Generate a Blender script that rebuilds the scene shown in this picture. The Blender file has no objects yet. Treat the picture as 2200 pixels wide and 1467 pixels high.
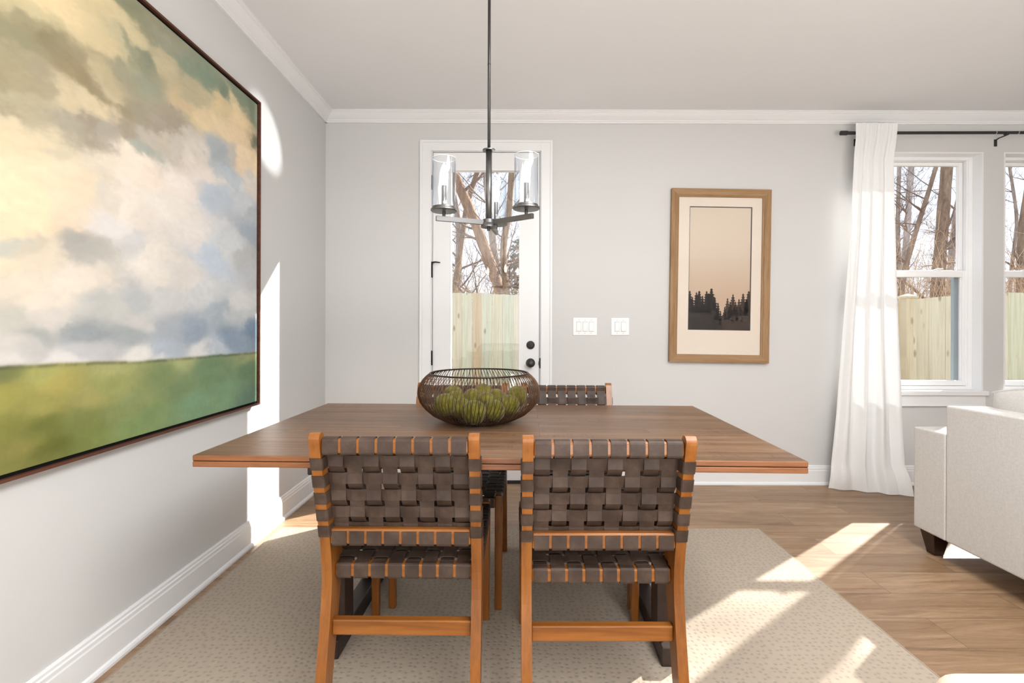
import bpy, bmesh, math, random
import numpy as np
from mathutils import Vector, Matrix

PI = math.pi
SC = bpy.context.scene
COL = SC.collection
H = 1.164          # lens height
F = 1069.0         # focal length in pixels of the 2200 x 1467 frame
D = 3.686          # back wall
XL = -1.39         # left wall
CZ = 2.74          # ceiling
XR, YF = 6.2, -4.2  # right and rear walls

# ------------------------------------------------------------------ helpers
def lin(c):
    r = []
    for v in c:
        v = v / 255.0
        r.append(v / 12.92 if v <= 0.04045 else ((v + 0.055) / 1.055) ** 2.4)
    return tuple(r)

def rgba(c):
    return (*lin(c), 1.0)

class MB:
    """collects shapes, links them as one mesh object"""
    def __init__(s):
        s.v, s.f, s.mi, s.cur = [], [], [], 0
    def add(s, vs, fs):
        b = len(s.v)
        s.v.extend([tuple(p) for p in vs])
        for f in fs:
            s.f.append(tuple(b + i for i in f)); s.mi.append(s.cur)
        return s
    def box(s, x0, x1, y0, y1, z0, z1):
        vs = [(x0,y0,z0),(x1,y0,z0),(x1,y1,z0),(x0,y1,z0),(x0,y0,z1),(x1,y0,z1),(x1,y1,z1),(x0,y1,z1)]
        return s.add(vs, [(0,3,2,1),(4,5,6,7),(0,1,5,4),(1,2,6,5),(2,3,7,6),(3,0,4,7)])
    def prism(s, poly, axis, a, b):
        """poly: 2D points; axis x: (y,z); y: (x,z); z: (x,y)"""
        def mk(p, t):
            return (t,p[0],p[1]) if axis=='x' else (p[0],t,p[1]) if axis=='y' else (p[0],p[1],t)
        n = len(poly)
        vs = [mk(p,a) for p in poly] + [mk(p,b) for p in poly]
        fs = [tuple(range(n)), tuple(range(2*n-1,n-1,-1))]
        fs += [(i,i+n,(i+1)%n+n,(i+1)%n) for i in range(n)]
        return s.add(vs, fs)
    def strip(s, A, B, ax, a, b):
        """solid between two polylines A and B (same length, 2D), extruded along x"""
        n = len(A)
        vs = []
        for t in (a,b):
            for p in A: vs.append((t,p[0],p[1]))
            for p in B: vs.append((t,p[0],p[1]))
        fs = []
        for i in range(n-1):
            fs += [(i,i+1,n+i+1,n+i),(2*n+i,3*n+i,3*n+i+1,2*n+i+1),(i,2*n+i,2*n+i+1,i+1),(n+i,n+i+1,3*n+i+1,3*n+i)]
        fs += [(0,n,3*n,2*n),(n-1,3*n-1,4*n-1,2*n-1)]
        return s.add(vs, fs)
    def tube(s, pts, r, n=8, cap=True, closed=False):
        pts = [Vector(p) for p in pts]
        m = len(pts)
        rs = r if hasattr(r,'__len__') else [r]*m
        vs, fs = [], []
        ref = None
        for i,p in enumerate(pts):
            if closed: t = pts[(i+1)%m]-pts[i-1]
            else: t = pts[min(i+1,m-1)]-pts[max(i-1,0)]
            if t.length < 1e-9: t = Vector((0,0,1))
            t.normalize()
            if ref is None:
                ref = Vector((0,0,1)) if abs(t.z)<0.9 else Vector((1,0,0))
            u = t.cross(ref)
            if u.length < 1e-6: u = t.orthogonal()
            u.normalize(); w = u.cross(t); ref = w
            for k in range(n):
                a = 2*PI*k/n
                vs.append(p + (u*math.cos(a)+w*math.sin(a))*rs[i])
        mm = m if closed else m-1
        for i in range(mm):
            j=(i+1)%m
            for k in range(n):
                fs.append((i*n+k,i*n+(k+1)%n,j*n+(k+1)%n,j*n+k))
        if cap and not closed:
            fs.append(tuple(range(n-1,-1,-1))); fs.append(tuple(range((m-1)*n,m*n)))
        return s.add(vs, fs)
    def lathe(s, prof, n=32, c=(0,0,0), cap=True):
        m=len(prof); vs=[]; fs=[]
        for r,z in prof:
            for k in range(n):
                a=2*PI*k/n
                vs.append((c[0]+r*math.cos(a),c[1]+r*math.sin(a),c[2]+z))
        for i in range(m-1):
            for k in range(n):
                fs.append((i*n+k,i*n+(k+1)%n,(i+1)*n+(k+1)%n,(i+1)*n+k))
        if cap:
            fs.append(tuple(range(n-1,-1,-1))); fs.append(tuple(range((m-1)*n,m*n)))
        return s.add(vs, fs)
    def ribbon(s, pts, wd, w, th, closed=False):
        """flat strap along pts, wd = width direction"""
        pts=[Vector(p) for p in pts]; wd=Vector(wd).normalized(); m=len(pts); vs=[]; fs=[]
        for i,p in enumerate(pts):
            t = (pts[(i+1)%m]-pts[i-1]) if closed else (pts[min(i+1,m-1)]-pts[max(i-1,0)])
            nn = t.cross(wd)
            if nn.length<1e-9: nn=wd.orthogonal()
            nn.normalize()
            for a,b in ((-1,-1),(1,-1),(1,1),(-1,1)):
                vs.append(p+wd*(a*w/2)+nn*(b*th/2))
        mm=m if closed else m-1
        for i in range(mm):
            j=(i+1)%m
            for k in range(4):
                fs.append((i*4+k,i*4+(k+1)%4,j*4+(k+1)%4,j*4+k))
        if not closed:
            fs += [(3,2,1,0),((m-1)*4,(m-1)*4+1,(m-1)*4+2,(m-1)*4+3)]
        return s.add(vs, fs)
    def grid(s, fn, nu, nv, wrap=False):
        b=[]; 
        for j in range(nv+1):
            for i in range(nu+1): b.append(fn(i/nu, j/nv))
        fs=[(j*(nu+1)+i,j*(nu+1)+i+1,(j+1)*(nu+1)+i+1,(j+1)*(nu+1)+i) for j in range(nv) for i in range(nu)]
        return s.add(b,fs)
    def build(s, name, mat, parent=None, smooth=False, bevel=0, seg=2, subsurf=0, autos=None, loc=None):
        me = bpy.data.meshes.new(name)
        me.from_pydata(s.v, [], s.f)
        mats = mat if isinstance(mat,(list,tuple)) else [mat]
        for m in mats: me.materials.append(m)
        if len(mats)>1: me.polygons.foreach_set('material_index', s.mi)
        bm = bmesh.new(); bm.from_mesh(me)
        bmesh.ops.recalc_face_normals(bm, faces=bm.faces)
        bm.to_mesh(me); bm.free()
        if smooth:
            me.polygons.foreach_set('use_smooth',[True]*len(me.polygons))
        me.update()
        o = bpy.data.objects.new(name, me); COL.objects.link(o)
        if parent is not None: o.parent = parent
        if loc is not None: o.location = loc
        if bevel:
            b=o.modifiers.new('bevel','BEVEL'); b.width=bevel; b.segments=seg; b.limit_method='ANGLE'; b.angle_limit=math.radians(40)
        if subsurf:
            q=o.modifiers.new('subsurf','SUBSURF'); q.levels=subsurf; q.render_levels=subsurf
        return o

def tag(o, label=None, cat=None, group=None, kind=None):
    if label: o['label']=label
    if cat: o['category']=cat
    if group: o['group']=group
    if kind: o['kind']=kind
    return o

def empty(name, loc=(0,0,0), rz=0.0, rot=None):
    o=bpy.data.objects.new(name,None); COL.objects.link(o)
    o.empty_display_size=0.1
    o.location=loc; o.rotation_euler = rot if rot else (0,0,rz)
    return o

def copy_tree(o, parent=None):
    c=o.copy(); COL.objects.link(c); c.parent=parent
    for ch in list(o.children): copy_tree(ch,c)
    return c

# ------------------------------------------------------------------ materials
class NT:
    def __init__(s, name):
        s.m=bpy.data.materials.new(name); s.m.use_nodes=True
        s.t=s.m.node_tree; s.t.nodes.clear()
        s.out=s.t.nodes.new('ShaderNodeOutputMaterial')
    def n(s, typ, **kw):
        nd=s.t.nodes.new('ShaderNode'+typ)
        for k,v in kw.items():
            if k=='ins':
                for a,b in v.items(): nd.inputs[a].default_value=b
            else: setattr(nd,k,v)
        return nd
    def l(s,a,b): s.t.links.new(a,b)
    def coord(s, scale=(1,1,1), loc=(0,0,0), rot=(0,0,0), which='Object'):
        tc=s.n('TexCoord'); mp=s.n('Mapping')
        mp.inputs['Scale'].default_value=scale; mp.inputs['Location'].default_value=loc; mp.inputs['Rotation'].default_value=rot
        s.l(tc.outputs[which], mp.inputs['Vector']); return mp.outputs['Vector']
    def noise(s, vec, scale, detail=4, rough=.55, dist=0):
        nd=s.n('TexNoise'); nd.inputs['Scale'].default_value=scale; nd.inputs['Detail'].default_value=detail
        nd.inputs['Roughness'].default_value=rough; nd.inputs['Distortion'].default_value=dist
        s.l(vec, nd.inputs['Vector']); return nd.outputs['Fac']
    def ramp(s, fac, stops):
        r=s.n('ValToRGB'); e=r.color_ramp.elements
        while len(e)<len(stops): e.new(0.5)
        for el,(p,c) in zip(e,stops):
            el.position=p; el.color = c if len(c)==4 else (*c,1)
        s.l(fac,r.inputs['Fac']); return r.outputs['Color']
    def mix(s, a, b, fac, mode='MIX'):
        m=s.n('Mix'); m.data_type='RGBA'; m.blend_type=mode
        for sock,val in ((m.inputs[6],a),(m.inputs[7],b),(m.inputs[0],fac)):
            if hasattr(val,'links') or isinstance(val,bpy.types.NodeSocket): s.l(val,sock)
            else: sock.default_value=val
        return m.outputs[2]
    def math(s, op, a, b=0.0):
        m=s.n('Math'); m.operation=op
        for sock,val in ((m.inputs[0],a),(m.inputs[1],b)):
            if isinstance(val,bpy.types.NodeSocket): s.l(val,sock)
            else: sock.default_value=val
        return m.outputs[0]
    def bump(s, h, strength=.3, dist=.01):
        b=s.n('Bump'); b.inputs['Strength'].default_value=strength; b.inputs['Distance'].default_value=dist
        s.l(h,b.inputs['Height']); return b.outputs['Normal']
    def pbsdf(s, color, rough=.5, normal=None, metal=0, spec=.5, **kw):
        p=s.n('BsdfPrincipled')
        for nm,val in (('Base Color',color),('Roughness',rough),('Metallic',metal),('Specular IOR Level',spec)):
            if isinstance(val,bpy.types.NodeSocket): s.l(val,p.inputs[nm])
            else: p.inputs[nm].default_value=val
        if normal is not None: s.l(normal,p.inputs['Normal'])
        for k,v in kw.items(): p.inputs[k].default_value=v
        return p.outputs['BSDF']
    def done(s, sh):
        s.l(sh,s.out.inputs['Surface']); return s.m

def paint(name, c, rough=.6, bump=.05, scale=180, spec=.3):
    t=NT(name); v=t.coord()
    n=t.noise(v,scale,2); big=t.noise(v,.9,2)
    col=t.mix((*c,1),(*[x*.965 for x in c],1),big)
    return t.done(t.pbsdf(col,rough,t.bump(n,bump,.002),spec=spec))

def wood(name, dark, mid, light, axis='x', rough=.35, scale=1.0, spec=.5, bump=.15, coat=0.0, stretch=14):
    t=NT(name)
    sc={'x':(1,stretch,stretch),'y':(stretch,1,stretch),'z':(stretch,stretch,1)}[axis]
    v=t.coord(scale=sc)
    n1=t.noise(v,1.6*scale,6,.6,.6); n2=t.noise(v,9*scale,4,.6)
    big=t.noise(t.coord(),4*scale,3)
    f=t.math('ADD',t.math('MULTIPLY',n1,.75),t.math('MULTIPLY',n2,.25))
    col=t.ramp(f,[(.3,dark),(.5,mid),(.7,light)])
    col=t.mix(col,(*[x*.7 for x in mid],1),t.math('MULTIPLY',big,.35))
    return t.done(t.pbsdf(col,rough,t.bump(n2,bump,.002),spec=spec,**{'Coat Weight':coat,'Coat Roughness':.15}))

def metal(name, c, rough=.35, met=.9):
    t=NT(name); v=t.coord(scale=(1,1,1)); n=t.noise(v,90,3)
    r=t.math('ADD',t.math('MULTIPLY',n,.15),rough-.07)
    return t.done(t.pbsdf((*c,1),r,None,metal=met))

def plain(name, c, rough=.5, spec=.5, var=.08, scale=30):
    t=NT(name); n=t.noise(t.coord(),scale,3)
    col=t.mix((*c,1),(*[x*(1-var*2) for x in c],1),n)
    return t.done(t.pbsdf(col,rough,spec=spec))

def thin_glass(name, tint=(1,1,1), gloss=1.0, rough=0.0, ior=1.5, edge=None):
    t=NT(name)
    tr=t.n('BsdfTransparent'); tr.inputs['Color'].default_value=(*tint,1)
    gl=t.n('BsdfGlossy'); gl.inputs['Roughness'].default_value=rough; gl.inputs['Color'].default_value=(gloss,gloss,gloss,1)
    fr=t.n('Fresnel'); ge=t.n('NewGeometry')
    # the same reflectance from both sides of the thin pane
    t.l(t.math('ADD',ior,t.math('MULTIPLY',ge.outputs['Backfacing'],1/ior-ior)),fr.inputs['IOR'])
    # a faint noise keeps the pane from being a perfect mirror
    nrm=t.bump(t.noise(t.coord(),2.0,1),.02,.01)
    t.l(nrm,gl.inputs['Normal'])
    if edge:
        lw=t.n('LayerWeight'); lw.inputs['Blend'].default_value=.25
        tint2=t.mix((*tint,1),(*edge,1),lw.outputs['Facing']); t.l(tint2,tr.inputs['Color'])
    mx=t.n('MixShader'); t.l(fr.outputs['Fac'],mx.inputs[0]); t.l(tr.outputs[0],mx.inputs[1]); t.l(gl.outputs[0],mx.inputs[2])
    return t.done(mx.outputs[0])

def emis(name, c, strength):
    t=NT(name); e=t.n('Emission'); e.inputs['Strength'].default_value=strength
    n=t.noise(t.coord(),20,1); col=t.mix((*c,1),(*[x*.9 for x in c],1),n); t.l(col,e.inputs['Color'])
    return t.done(e.outputs[0])

M={}
M['wall']=paint('wall_paint',(.645,.64,.63))
M['ceiling']=paint('ceiling_paint',(.80,.80,.80))
M['trim']=paint('trim_paint',(.83,.83,.83),.35,.02,60,.5)
M['vinyl']=paint('vinyl_white',(.90,.90,.90),.35,.01,60,.5)
M['siding']=paint('blue_grey_siding',(.36,.42,.43),.6)
M['black']=plain('black_metal',(.016,.015,.015),.45)
M['rodblack']=plain('matte_black',(.02,.019,.018),.5)
M['glass']=thin_glass('window_glass')
M['shade']=thin_glass('shade_glass',(.97,.98,.99),1.0,0,1.5,(.80,.84,.90))
M['pglass']=thin_glass('picture_glass',(1,1,1),1.0,0,1.35)
M['pewter']=metal('brushed_pewter',(.17,.168,.165),.36)
M['pewterdark']=metal('dark_pewter',(.085,.083,.082),.38)
M['bulb']=emis('lit_bulb',(1,.93,.82),14)
M['leg']=wood('honey_varnish',(.13,.040,.006),(.25,.084,.0135),(.335,.128,.026),'z',.30,1.0,.4,.05,.15)
M['rail']=wood('honey_varnish_rail',(.13,.040,.006),(.25,.084,.0135),(.335,.128,.026),'x',.30,1.0,.4,.05,.15)
M['tedge']=wood('table_edge',(.09,.030,.010),(.21,.078,.027),(.30,.120,.045),'x',.4,1.3,.4,.1)
M['tbase']=wood('dark_walnut',(.014,.008,.006),(.03,.017,.012),(.05,.028,.02),'y',.42,1.0,.4,.1)
M['sofaleg']=wood('espresso',(.012,.005,.003),(.025,.010,.006),(.045,.018,.010),'z',.3)
M['oakframe']=wood('oak_frame',(.22,.12,.05),(.34,.20,.095),(.43,.27,.14),'z',.5,2.0,.3)
M['oakframeh']=wood('oak_frame_h',(.22,.12,.05),(.34,.20,.095),(.43,.27,.14),'x',.5,2.0,.3)
M['artframe']=wood('walnut_float_frame',(.05,.018,.010),(.10,.038,.022),(.15,.06,.035),'y',.45,2,.3)
M['blackgap']=plain('black_reveal',(.006,.006,.006),.8,.1)

def mk_leather():
    t=NT('brown_leather'); v=t.coord()
    a=t.noise(v,14,5,.65); b=t.noise(v,160,4,.6)
    col=t.ramp(a,[(.3,(.026,.0145,.0095)),(.5,(.048,.029,.020)),(.72,(.080,.051,.037))])
    h=t.math('ADD',t.math('MULTIPLY',a,.5),t.math('MULTIPLY',b,.5))
    return t.done(t.pbsdf(col,.52,t.bump(h,.18,.002),spec=.35))
M['leather']=mk_leather()

def mk_floor():
    t=NT('plank_floor')
    v=t.coord(loc=(.33,-1.8057,0))
    br=t.n('TexBrick'); br.offset=.37; br.offset_frequency=2; br.squash=1
    br.inputs['Scale'].default_value=1; br.inputs['Brick Width'].default_value=1.22; br.inputs['Row Height'].default_value=.187
    br.inputs['Mortar Size'].default_value=.0012; br.inputs['Mortar Smooth'].default_value=.2; br.inputs['Bias'].default_value=0
    br.inputs['Color1'].default_value=(0,0,0,1); br.inputs['Color2'].default_value=(1,1,1,1); br.inputs['Mortar'].default_value=(.5,.5,.5,1)
    t.l(v,br.inputs['Vector'])
    # shift grain per plank
    tc=t.n('TexCoord'); off=t.n('VectorMath'); off.operation='MULTIPLY_ADD'
    off.inputs[1].default_value=(13.7,7.3,5.1)
    t.l(br.outputs['Color'],off.inputs[0]); t.l(tc.outputs['Object'],off.inputs[2])
    mp=t.n('Mapping'); mp.inputs['Scale'].default_value=(1,9,1); t.l(off.outputs[0],mp.inputs['Vector'])
    g=t.noise(mp.outputs[0],1.5,7,.66,1.6); fine=t.noise(mp.outputs[0],20,4,.7)
    mp2=t.n('Mapping'); mp2.inputs['Scale'].default_value=(.55,3.2,1); t.l(off.outputs[0],mp2.inputs['Vector'])
    vo=t.n('TexVoronoi'); vo.inputs['Scale'].default_value=1.25; t.l(mp2.outputs[0],vo.inputs['Vector'])
    knot=t.ramp(vo.outputs['Distance'],[(0.0,(1,1,1)),(.05,(.85,.85,.85)),(.14,(.25,.25,.25)),(.3,(0,0,0))])
    f=t.math('ADD',t.math('MULTIPLY',g,.72),t.math('MULTIPLY',fine,.28))
    col=t.ramp(f,[(.28,(.105,.055,.027)),(.42,(.255,.152,.082)),(.57,(.35,.226,.132)),(.74,(.45,.315,.195))])
    col=t.mix(col,(.12,.062,.03,1),t.math('MULTIPLY',knot,.8))
    tone=t.ramp(br.outputs['Color'],[(0,(.82,.80,.77)),(.5,(1,1,1)),(1,(1.10,1.11,1.13))])
    col=t.mix(col,tone,1.0,'MULTIPLY')
    col=t.mix(col,(.10,.06,.035,1),br.outputs['Fac'])
    h=t.math('SUBTRACT',t.math('MULTIPLY',fine,.15),br.outputs['Fac'])
    r=t.math('ADD',t.math('MULTIPLY',fine,.12),.34)
    return t.done(t.pbsdf(col,r,t.bump(h,.25,.002),spec=.42))
M['floor']=mk_floor()

def mk_rug():
    t=NT('loop_rug'); v=t.coord()
    # rows of small pits, rows staggered
    br=t.coord(scale=(1/.0235,1/.0235,1))
    vo=t.n('TexVoronoi'); vo.feature='F1'; vo.voronoi_dimensions='2D'; vo.inputs['Scale'].default_value=1; vo.inputs['Randomness'].default_value=.62
    t.l(br,vo.inputs['Vector'])
    pit=t.ramp(vo.outputs['Distance'],[(0,(.25,.25,.25)),(.14,(.4,.4,.4)),(.30,(.92,.92,.92)),(.6,(1,1,1))])
    fz=t.noise(v,420,3,.7); md=t.noise(v,60,3); big=t.noise(v,3,3)
    col=t.mix((.44,.365,.285,1),(.37,.30,.23,1),fz)
    col=t.mix(col,(.50,.425,.345,1),t.math('MULTIPLY',md,.4))
    col=t.mix((.30,.25,.20,1),col,pit)
    col=t.mix(col,(.36,.32,.28,1),t.math('MULTIPLY',big,.3))
    h=t.math('ADD',t.math('MULTIPLY',pit,.8),t.math('MULTIPLY',fz,.35))
    return t.done(t.pbsdf(col,.95,t.bump(h,.55,.004),spec=.05))
M['rug']=mk_rug()

def mk_tabletop():
    t=NT('tabletop_planks')
    v=t.coord(loc=(.4,.04,0))
    br=t.n('TexBrick'); br.offset=.43; br.inputs['Scale'].default_value=1; br.inputs['Brick Width'].default_value=.95; br.inputs['Row Height'].default_value=.092
    br.inputs['Mortar Size'].default_value=.0009; br.inputs['Color1'].default_value=(0,0,0,1); br.inputs['Color2'].default_value=(1,1,1,1)
    t.l(v,br.inputs['Vector'])
    tc=t.n('TexCoord'); off=t.n('VectorMath'); off.operation='MULTIPLY_ADD'; off.inputs[1].default_value=(9.1,4.7,3.3)
    t.l(br.outputs['Color'],off.inputs[0]); t.l(tc.outputs['Object'],off.inputs[2])
    mp=t.n('Mapping'); mp.inputs['Scale'].default_value=(1,16,1); t.l(off.outputs[0],mp.inputs['Vector'])
    g=t.noise(mp.outputs[0],1.6,6,.65,.8); fine=t.noise(mp.outputs[0],12,5,.7)
    mp3=t.n('Mapping'); mp3.inputs['Scale'].default_value=(60,5,1); t.l(off.outputs[0],mp3.inputs['Vector'])
    saw=t.noise(mp3.outputs[0],1.5,2,.5)
    mask=t.noise(t.coord(scale=(1.5,9,1)),1.4,2)
    sawm=t.math('MULTIPLY',t.ramp(saw,[(.52,(0,0,0)),(.66,(1,1,1))]),t.ramp(mask,[(.52,(0,0,0)),(.66,(1,1,1))]))
    f=t.math('ADD',t.math('MULTIPLY',g,.65),t.math('MULTIPLY',fine,.35))
    col=t.ramp(f,[(.30,(.065,.030,.014)),(.47,(.150,.080,.042)),(.60,(.205,.118,.066)),(.74,(.275,.17,.102))])
    tone=t.ramp(br.outputs['Color'],[(0,(.82,.82,.82)),(1,(1.15,1.13,1.1))])
    col=t.mix(col,tone,1.0,'MULTIPLY')
    col=t.mix(col,(.04,.02,.011,1),t.math('MULTIPLY',sawm,.5))
    col=t.mix(col,(.028,.014,.008,1),t.math('MULTIPLY',br.outputs['Fac'],.8))
    h=t.math('SUBTRACT',t.math('MULTIPLY',fine,.4),t.math('ADD',br.outputs['Fac'],t.math('MULTIPLY',sawm,.3)))
    return t.done(t.pbsdf(col,.36,t.bump(h,.3,.002),spec=.3))
M['ttop']=mk_tabletop()

def mk_fabric(name,c1,c2,scale=220,rough=.9):
    t=NT(name)
    a=t.noise(t.coord(scale=(1,1,.35)),scale,3); b=t.noise(t.coord(scale=(.3,.3,1.6)),scale*.7,3); g=t.noise(t.coord(),4,3)
    f=t.math('MULTIPLY',t.math('ADD',a,b),.5)
    col=t.mix((*c1,1),(*c2,1),t.ramp(f,[(.4,(0,0,0)),(.62,(1,1,1))]))
    col=t.mix(col,(*[x*.94 for x in c1],1),t.math('MULTIPLY',g,.5))
    return t.done(t.pbsdf(col,rough,t.bump(f,.25,.002),spec=.1,**{'Sheen Weight':.15}))
M['sofa']=mk_fabric('oatmeal_linen',(.66,.64,.61),(.56,.54,.51))
M['pouf']=mk_fabric('cream_boucle',(.80,.63,.47),(.74,.57,.42),150)

def mk_curtain():
    t=NT('white_linen_sheer')
    a=t.noise(t.coord(scale=(1,1,.12)),260,3); b=t.noise(t.coord(scale=(.12,.12,1)),260,3)
    f=t.math('MULTIPLY',t.math('ADD',a,b),.5)
    col=t.mix((.90,.90,.895,1),(.83,.83,.825,1),f)
    d=t.n('BsdfDiffuse'); t.l(col,d.inputs['Color']); t.l(t.bump(f,.15,.001),d.inputs['Normal'])
    tl=t.n('BsdfTranslucent'); t.l(col,tl.inputs['Color'])
    mx=t.n('MixShader'); mx.inputs[0].default_value=.06; t.l(d.outputs[0],mx.inputs[1]); t.l(tl.outputs[0],mx.inputs[2])
    return t.done(mx.outputs[0])
M['curtain']=mk_curtain()

def mk_moss():
    t=NT('green_moss'); v=t.coord()
    a=t.noise(v,40,5,.7); b=t.noise(v,220,3,.7)
    col=t.ramp(a,[(.3,(.060,.054,.006)),(.5,(.125,.115,.016)),(.7,(.20,.185,.040))])
    h=t.math('ADD',t.math('MULTIPLY',a,.5),t.math('MULTIPLY',b,.5))
    return t.done(t.pbsdf(col,.95,t.bump(h,.7,.004),spec=.05,**{'Sheen Weight':.2}))
M['moss']=mk_moss()
M['wire']=metal('bronze_wire',(.115,.06,.033),.40,.6)

M['wiredark']=metal('dark_bronze_wire',(.035,.022,.016),.4,.6)
def mk_fence():
    t=NT('treated_pine')
    v=t.coord()
    oi=t.n('TexBrick'); oi.offset=0; oi.inputs['Scale'].default_value=1; oi.inputs['Brick Width'].default_value=.143; oi.inputs['Row Height'].default_value=30; oi.inputs['Mortar Size'].default_value=.0
    oi.inputs['Color1'].default_value=(0,0,0,1); oi.inputs['Color2'].default_value=(1,1,1,1)
    t.l(t.coord(loc=(50,0,15),which='UV'),oi.inputs['Vector'])
    rnd=t.n('TexWhiteNoise'); rnd.noise_dimensions='1D'
    uv=t.n('TexCoord'); sp=t.n('SeparateXYZ'); t.l(uv.outputs['UV'],sp.inputs[0])
    fl=t.math('FLOOR',t.math('DIVIDE',sp.outputs[0],.143)); t.l(fl,rnd.inputs['W'])
    cmb=t.n('CombineXYZ'); t.l(sp.outputs[0],cmb.inputs[0]); t.l(sp.outputs[1],cmb.inputs[1]); t.l(t.math('MULTIPLY',fl,3.71),cmb.inputs[2])
    mp=t.n('Mapping'); mp.inputs['Scale'].default_value=(26,1.0,1); t.l(cmb.outputs[0],mp.inputs['Vector'])
    g=t.noise(mp.outputs[0],1.6,5,.6,.4)
    mp2=t.n('Mapping'); mp2.inputs['Scale'].default_value=(9,3.2,1); t.l(cmb.outputs[0],mp2.inputs['Vector'])
    vo=t.n('TexVoronoi'); vo.inputs['Scale'].default_value=1.0; t.l(mp2.outputs[0],vo.inputs['Vector'])
    knot=t.ramp(vo.outputs['Distance'],[(0,(1,1,1)),(.10,(.7,.7,.7)),(.17,(0,0,0))])
    base=t.ramp(rnd.outputs['Value'],[(0,(.62,.55,.38)),(.3,(.64,.59,.44)),(.5,(.56,.58,.42)),(.7,(.66,.58,.40)),(.88,(.57,.44,.27)),(1,(.59,.57,.43))])
    gr=t.ramp(g,[(.3,(.80,.78,.72)),(.55,(1,1,1)),(.8,(1.08,1.08,1.1))])
    col=t.mix(base,gr,1.0,'MULTIPLY')
    col=t.mix(col,(.20,.12,.05,1),t.math('MULTIPLY',knot,.75))
    return t.done(t.pbsdf(col,.8,t.bump(g,.2,.003),spec=.15))
M['fence']=mk_fence()
def mk_bark(name,dk,lt,scale=9):
    t=NT(name); a=t.noise(t.coord(scale=(1,1,.22)),scale,6,.7,.5)
    col=t.ramp(a,[(.32,dk),(.5,tuple((x+y)/2 for x,y in zip(dk,lt))),(.68,lt)])
    return t.done(t.pbsdf(col,.9,t.bump(a,.8,.03),spec=.1))
M['bark']=mk_bark('bark_brown',(.12,.075,.048),(.40,.29,.20))
M['barkred']=mk_bark('bark_russet',(.14,.075,.045),(.46,.31,.20))
M['barkgrey']=mk_bark('bark_grey',(.17,.145,.125),(.48,.43,.38))
M['barkpale']=mk_bark('bark_pale',(.30,.26,.24),(.70,.64,.60),6)
M['twig']=mk_bark('twig',(.10,.068,.05),(.34,.25,.19),4)
M['brush']=mk_bark('dry_brush',(.32,.20,.11),(.80,.60,.40),1.5)
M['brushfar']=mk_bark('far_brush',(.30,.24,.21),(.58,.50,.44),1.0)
M['needles']=plain('evergreen',(.10,.18,.15),.8,.2,.3,3)
def mk_ground():
    t=NT('leaf_litter'); a=t.noise(t.coord(),1.5,6,.7); b=t.noise(t.coord(),18,4,.7)
    f=t.math('ADD',t.math('MULTIPLY',a,.5),t.math('MULTIPLY',b,.5))
    return t.done(t.pbsdf(t.ramp(f,[(.3,(.13,.085,.05)),(.55,(.26,.19,.12)),(.75,(.36,.29,.20))]),.95,t.bump(b,.6,.03),spec=.1))
M['ground']=mk_ground()

# ------------------------------------------------------------------ room shell
def struct(o): o['kind']='structure'; return o
W=0.16
struct(MB().box(XL,XR,YF,D,-.12,0).build('floor',M['floor']))
struct(MB().box(XL-.14,XR+.14,YF-.14,D+W,CZ,CZ+.12).build('ceiling',M['ceiling']))
struct(MB().box(XL-.14,XL,YF-.14,D+W,-.12,CZ).build('wall_left',M['wall']))
struct(MB().box(XR,XR+.14,YF-.14,D+W,-.12,CZ).build('wall_right',M['wall']))
struct(MB().box(XL,XR,YF-.14,YF,-.12,CZ).build('wall_front',M['wall']))
# back wall with the door opening and two windows
DX0,DX1,DZ=-.602,.202,2.462        # door opening
WZ0,WZ1=.684,2.464                 # window opening
W1=(2.570,3.484); W2=(3.634,4.548)
b=MB()
def wallbox(x0,x1,z0,z1): b.box(x0,x1,D,D+W,z0,z1)
wallbox(XL,DX0,-.12,CZ); wallbox(DX0,DX1,DZ,CZ); wallbox(DX1,W1[0],-.12,CZ)
for w in (W1,W2): wallbox(w[0],w[1],-.12,WZ0); wallbox(w[0],w[1],WZ1,CZ)
wallbox(W1[1],W2[0],-.12,CZ); wallbox(W2[1],XR,-.12,CZ)
wallbox(DX0,DX1,-.12,-.02)
struct(b.build('wall_back',M['wall']))

# baseboards (profile: depth from wall, height) with shoe moulding
BP=[(0,0),(.026,0),(.026,.010),(.022,.018),(.015,.022),(.015,.104),(.0125,.110),(.0125,.122),(.009,.127),(.009,.136),(.005,.142),(0,.142)]
struct(MB().prism([(XL+d,z) for d,z in BP],'y',YF,D).build('baseboard_left',M['trim']))
b=MB()
for x0,x1 in ((XL,-.688),(.288,XR)): b.prism([(D-d,z) for d,z in BP],'x',x0,x1)
struct(b.build('baseboard_back',M['trim']))
# crown moulding
CP=[(0,-.075),(.012,-.075),(.012,-.066),(.018,-.062),(.018,-.054),(.028,-.048),(.042,-.036),(.054,-.024),(.058,-.018),(.064,-.016),(.064,-.009),(.072,-.006),(.072,0),(0,0)]
struct(MB().prism([(XL+d,CZ+z) for d,z in CP],'y',YF,D).build('trim_1',M['trim']))
struct(MB().prism([(D-d,CZ+z) for d,z in CP],'x',XL,XR).build('trim_2',M['trim']))

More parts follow.
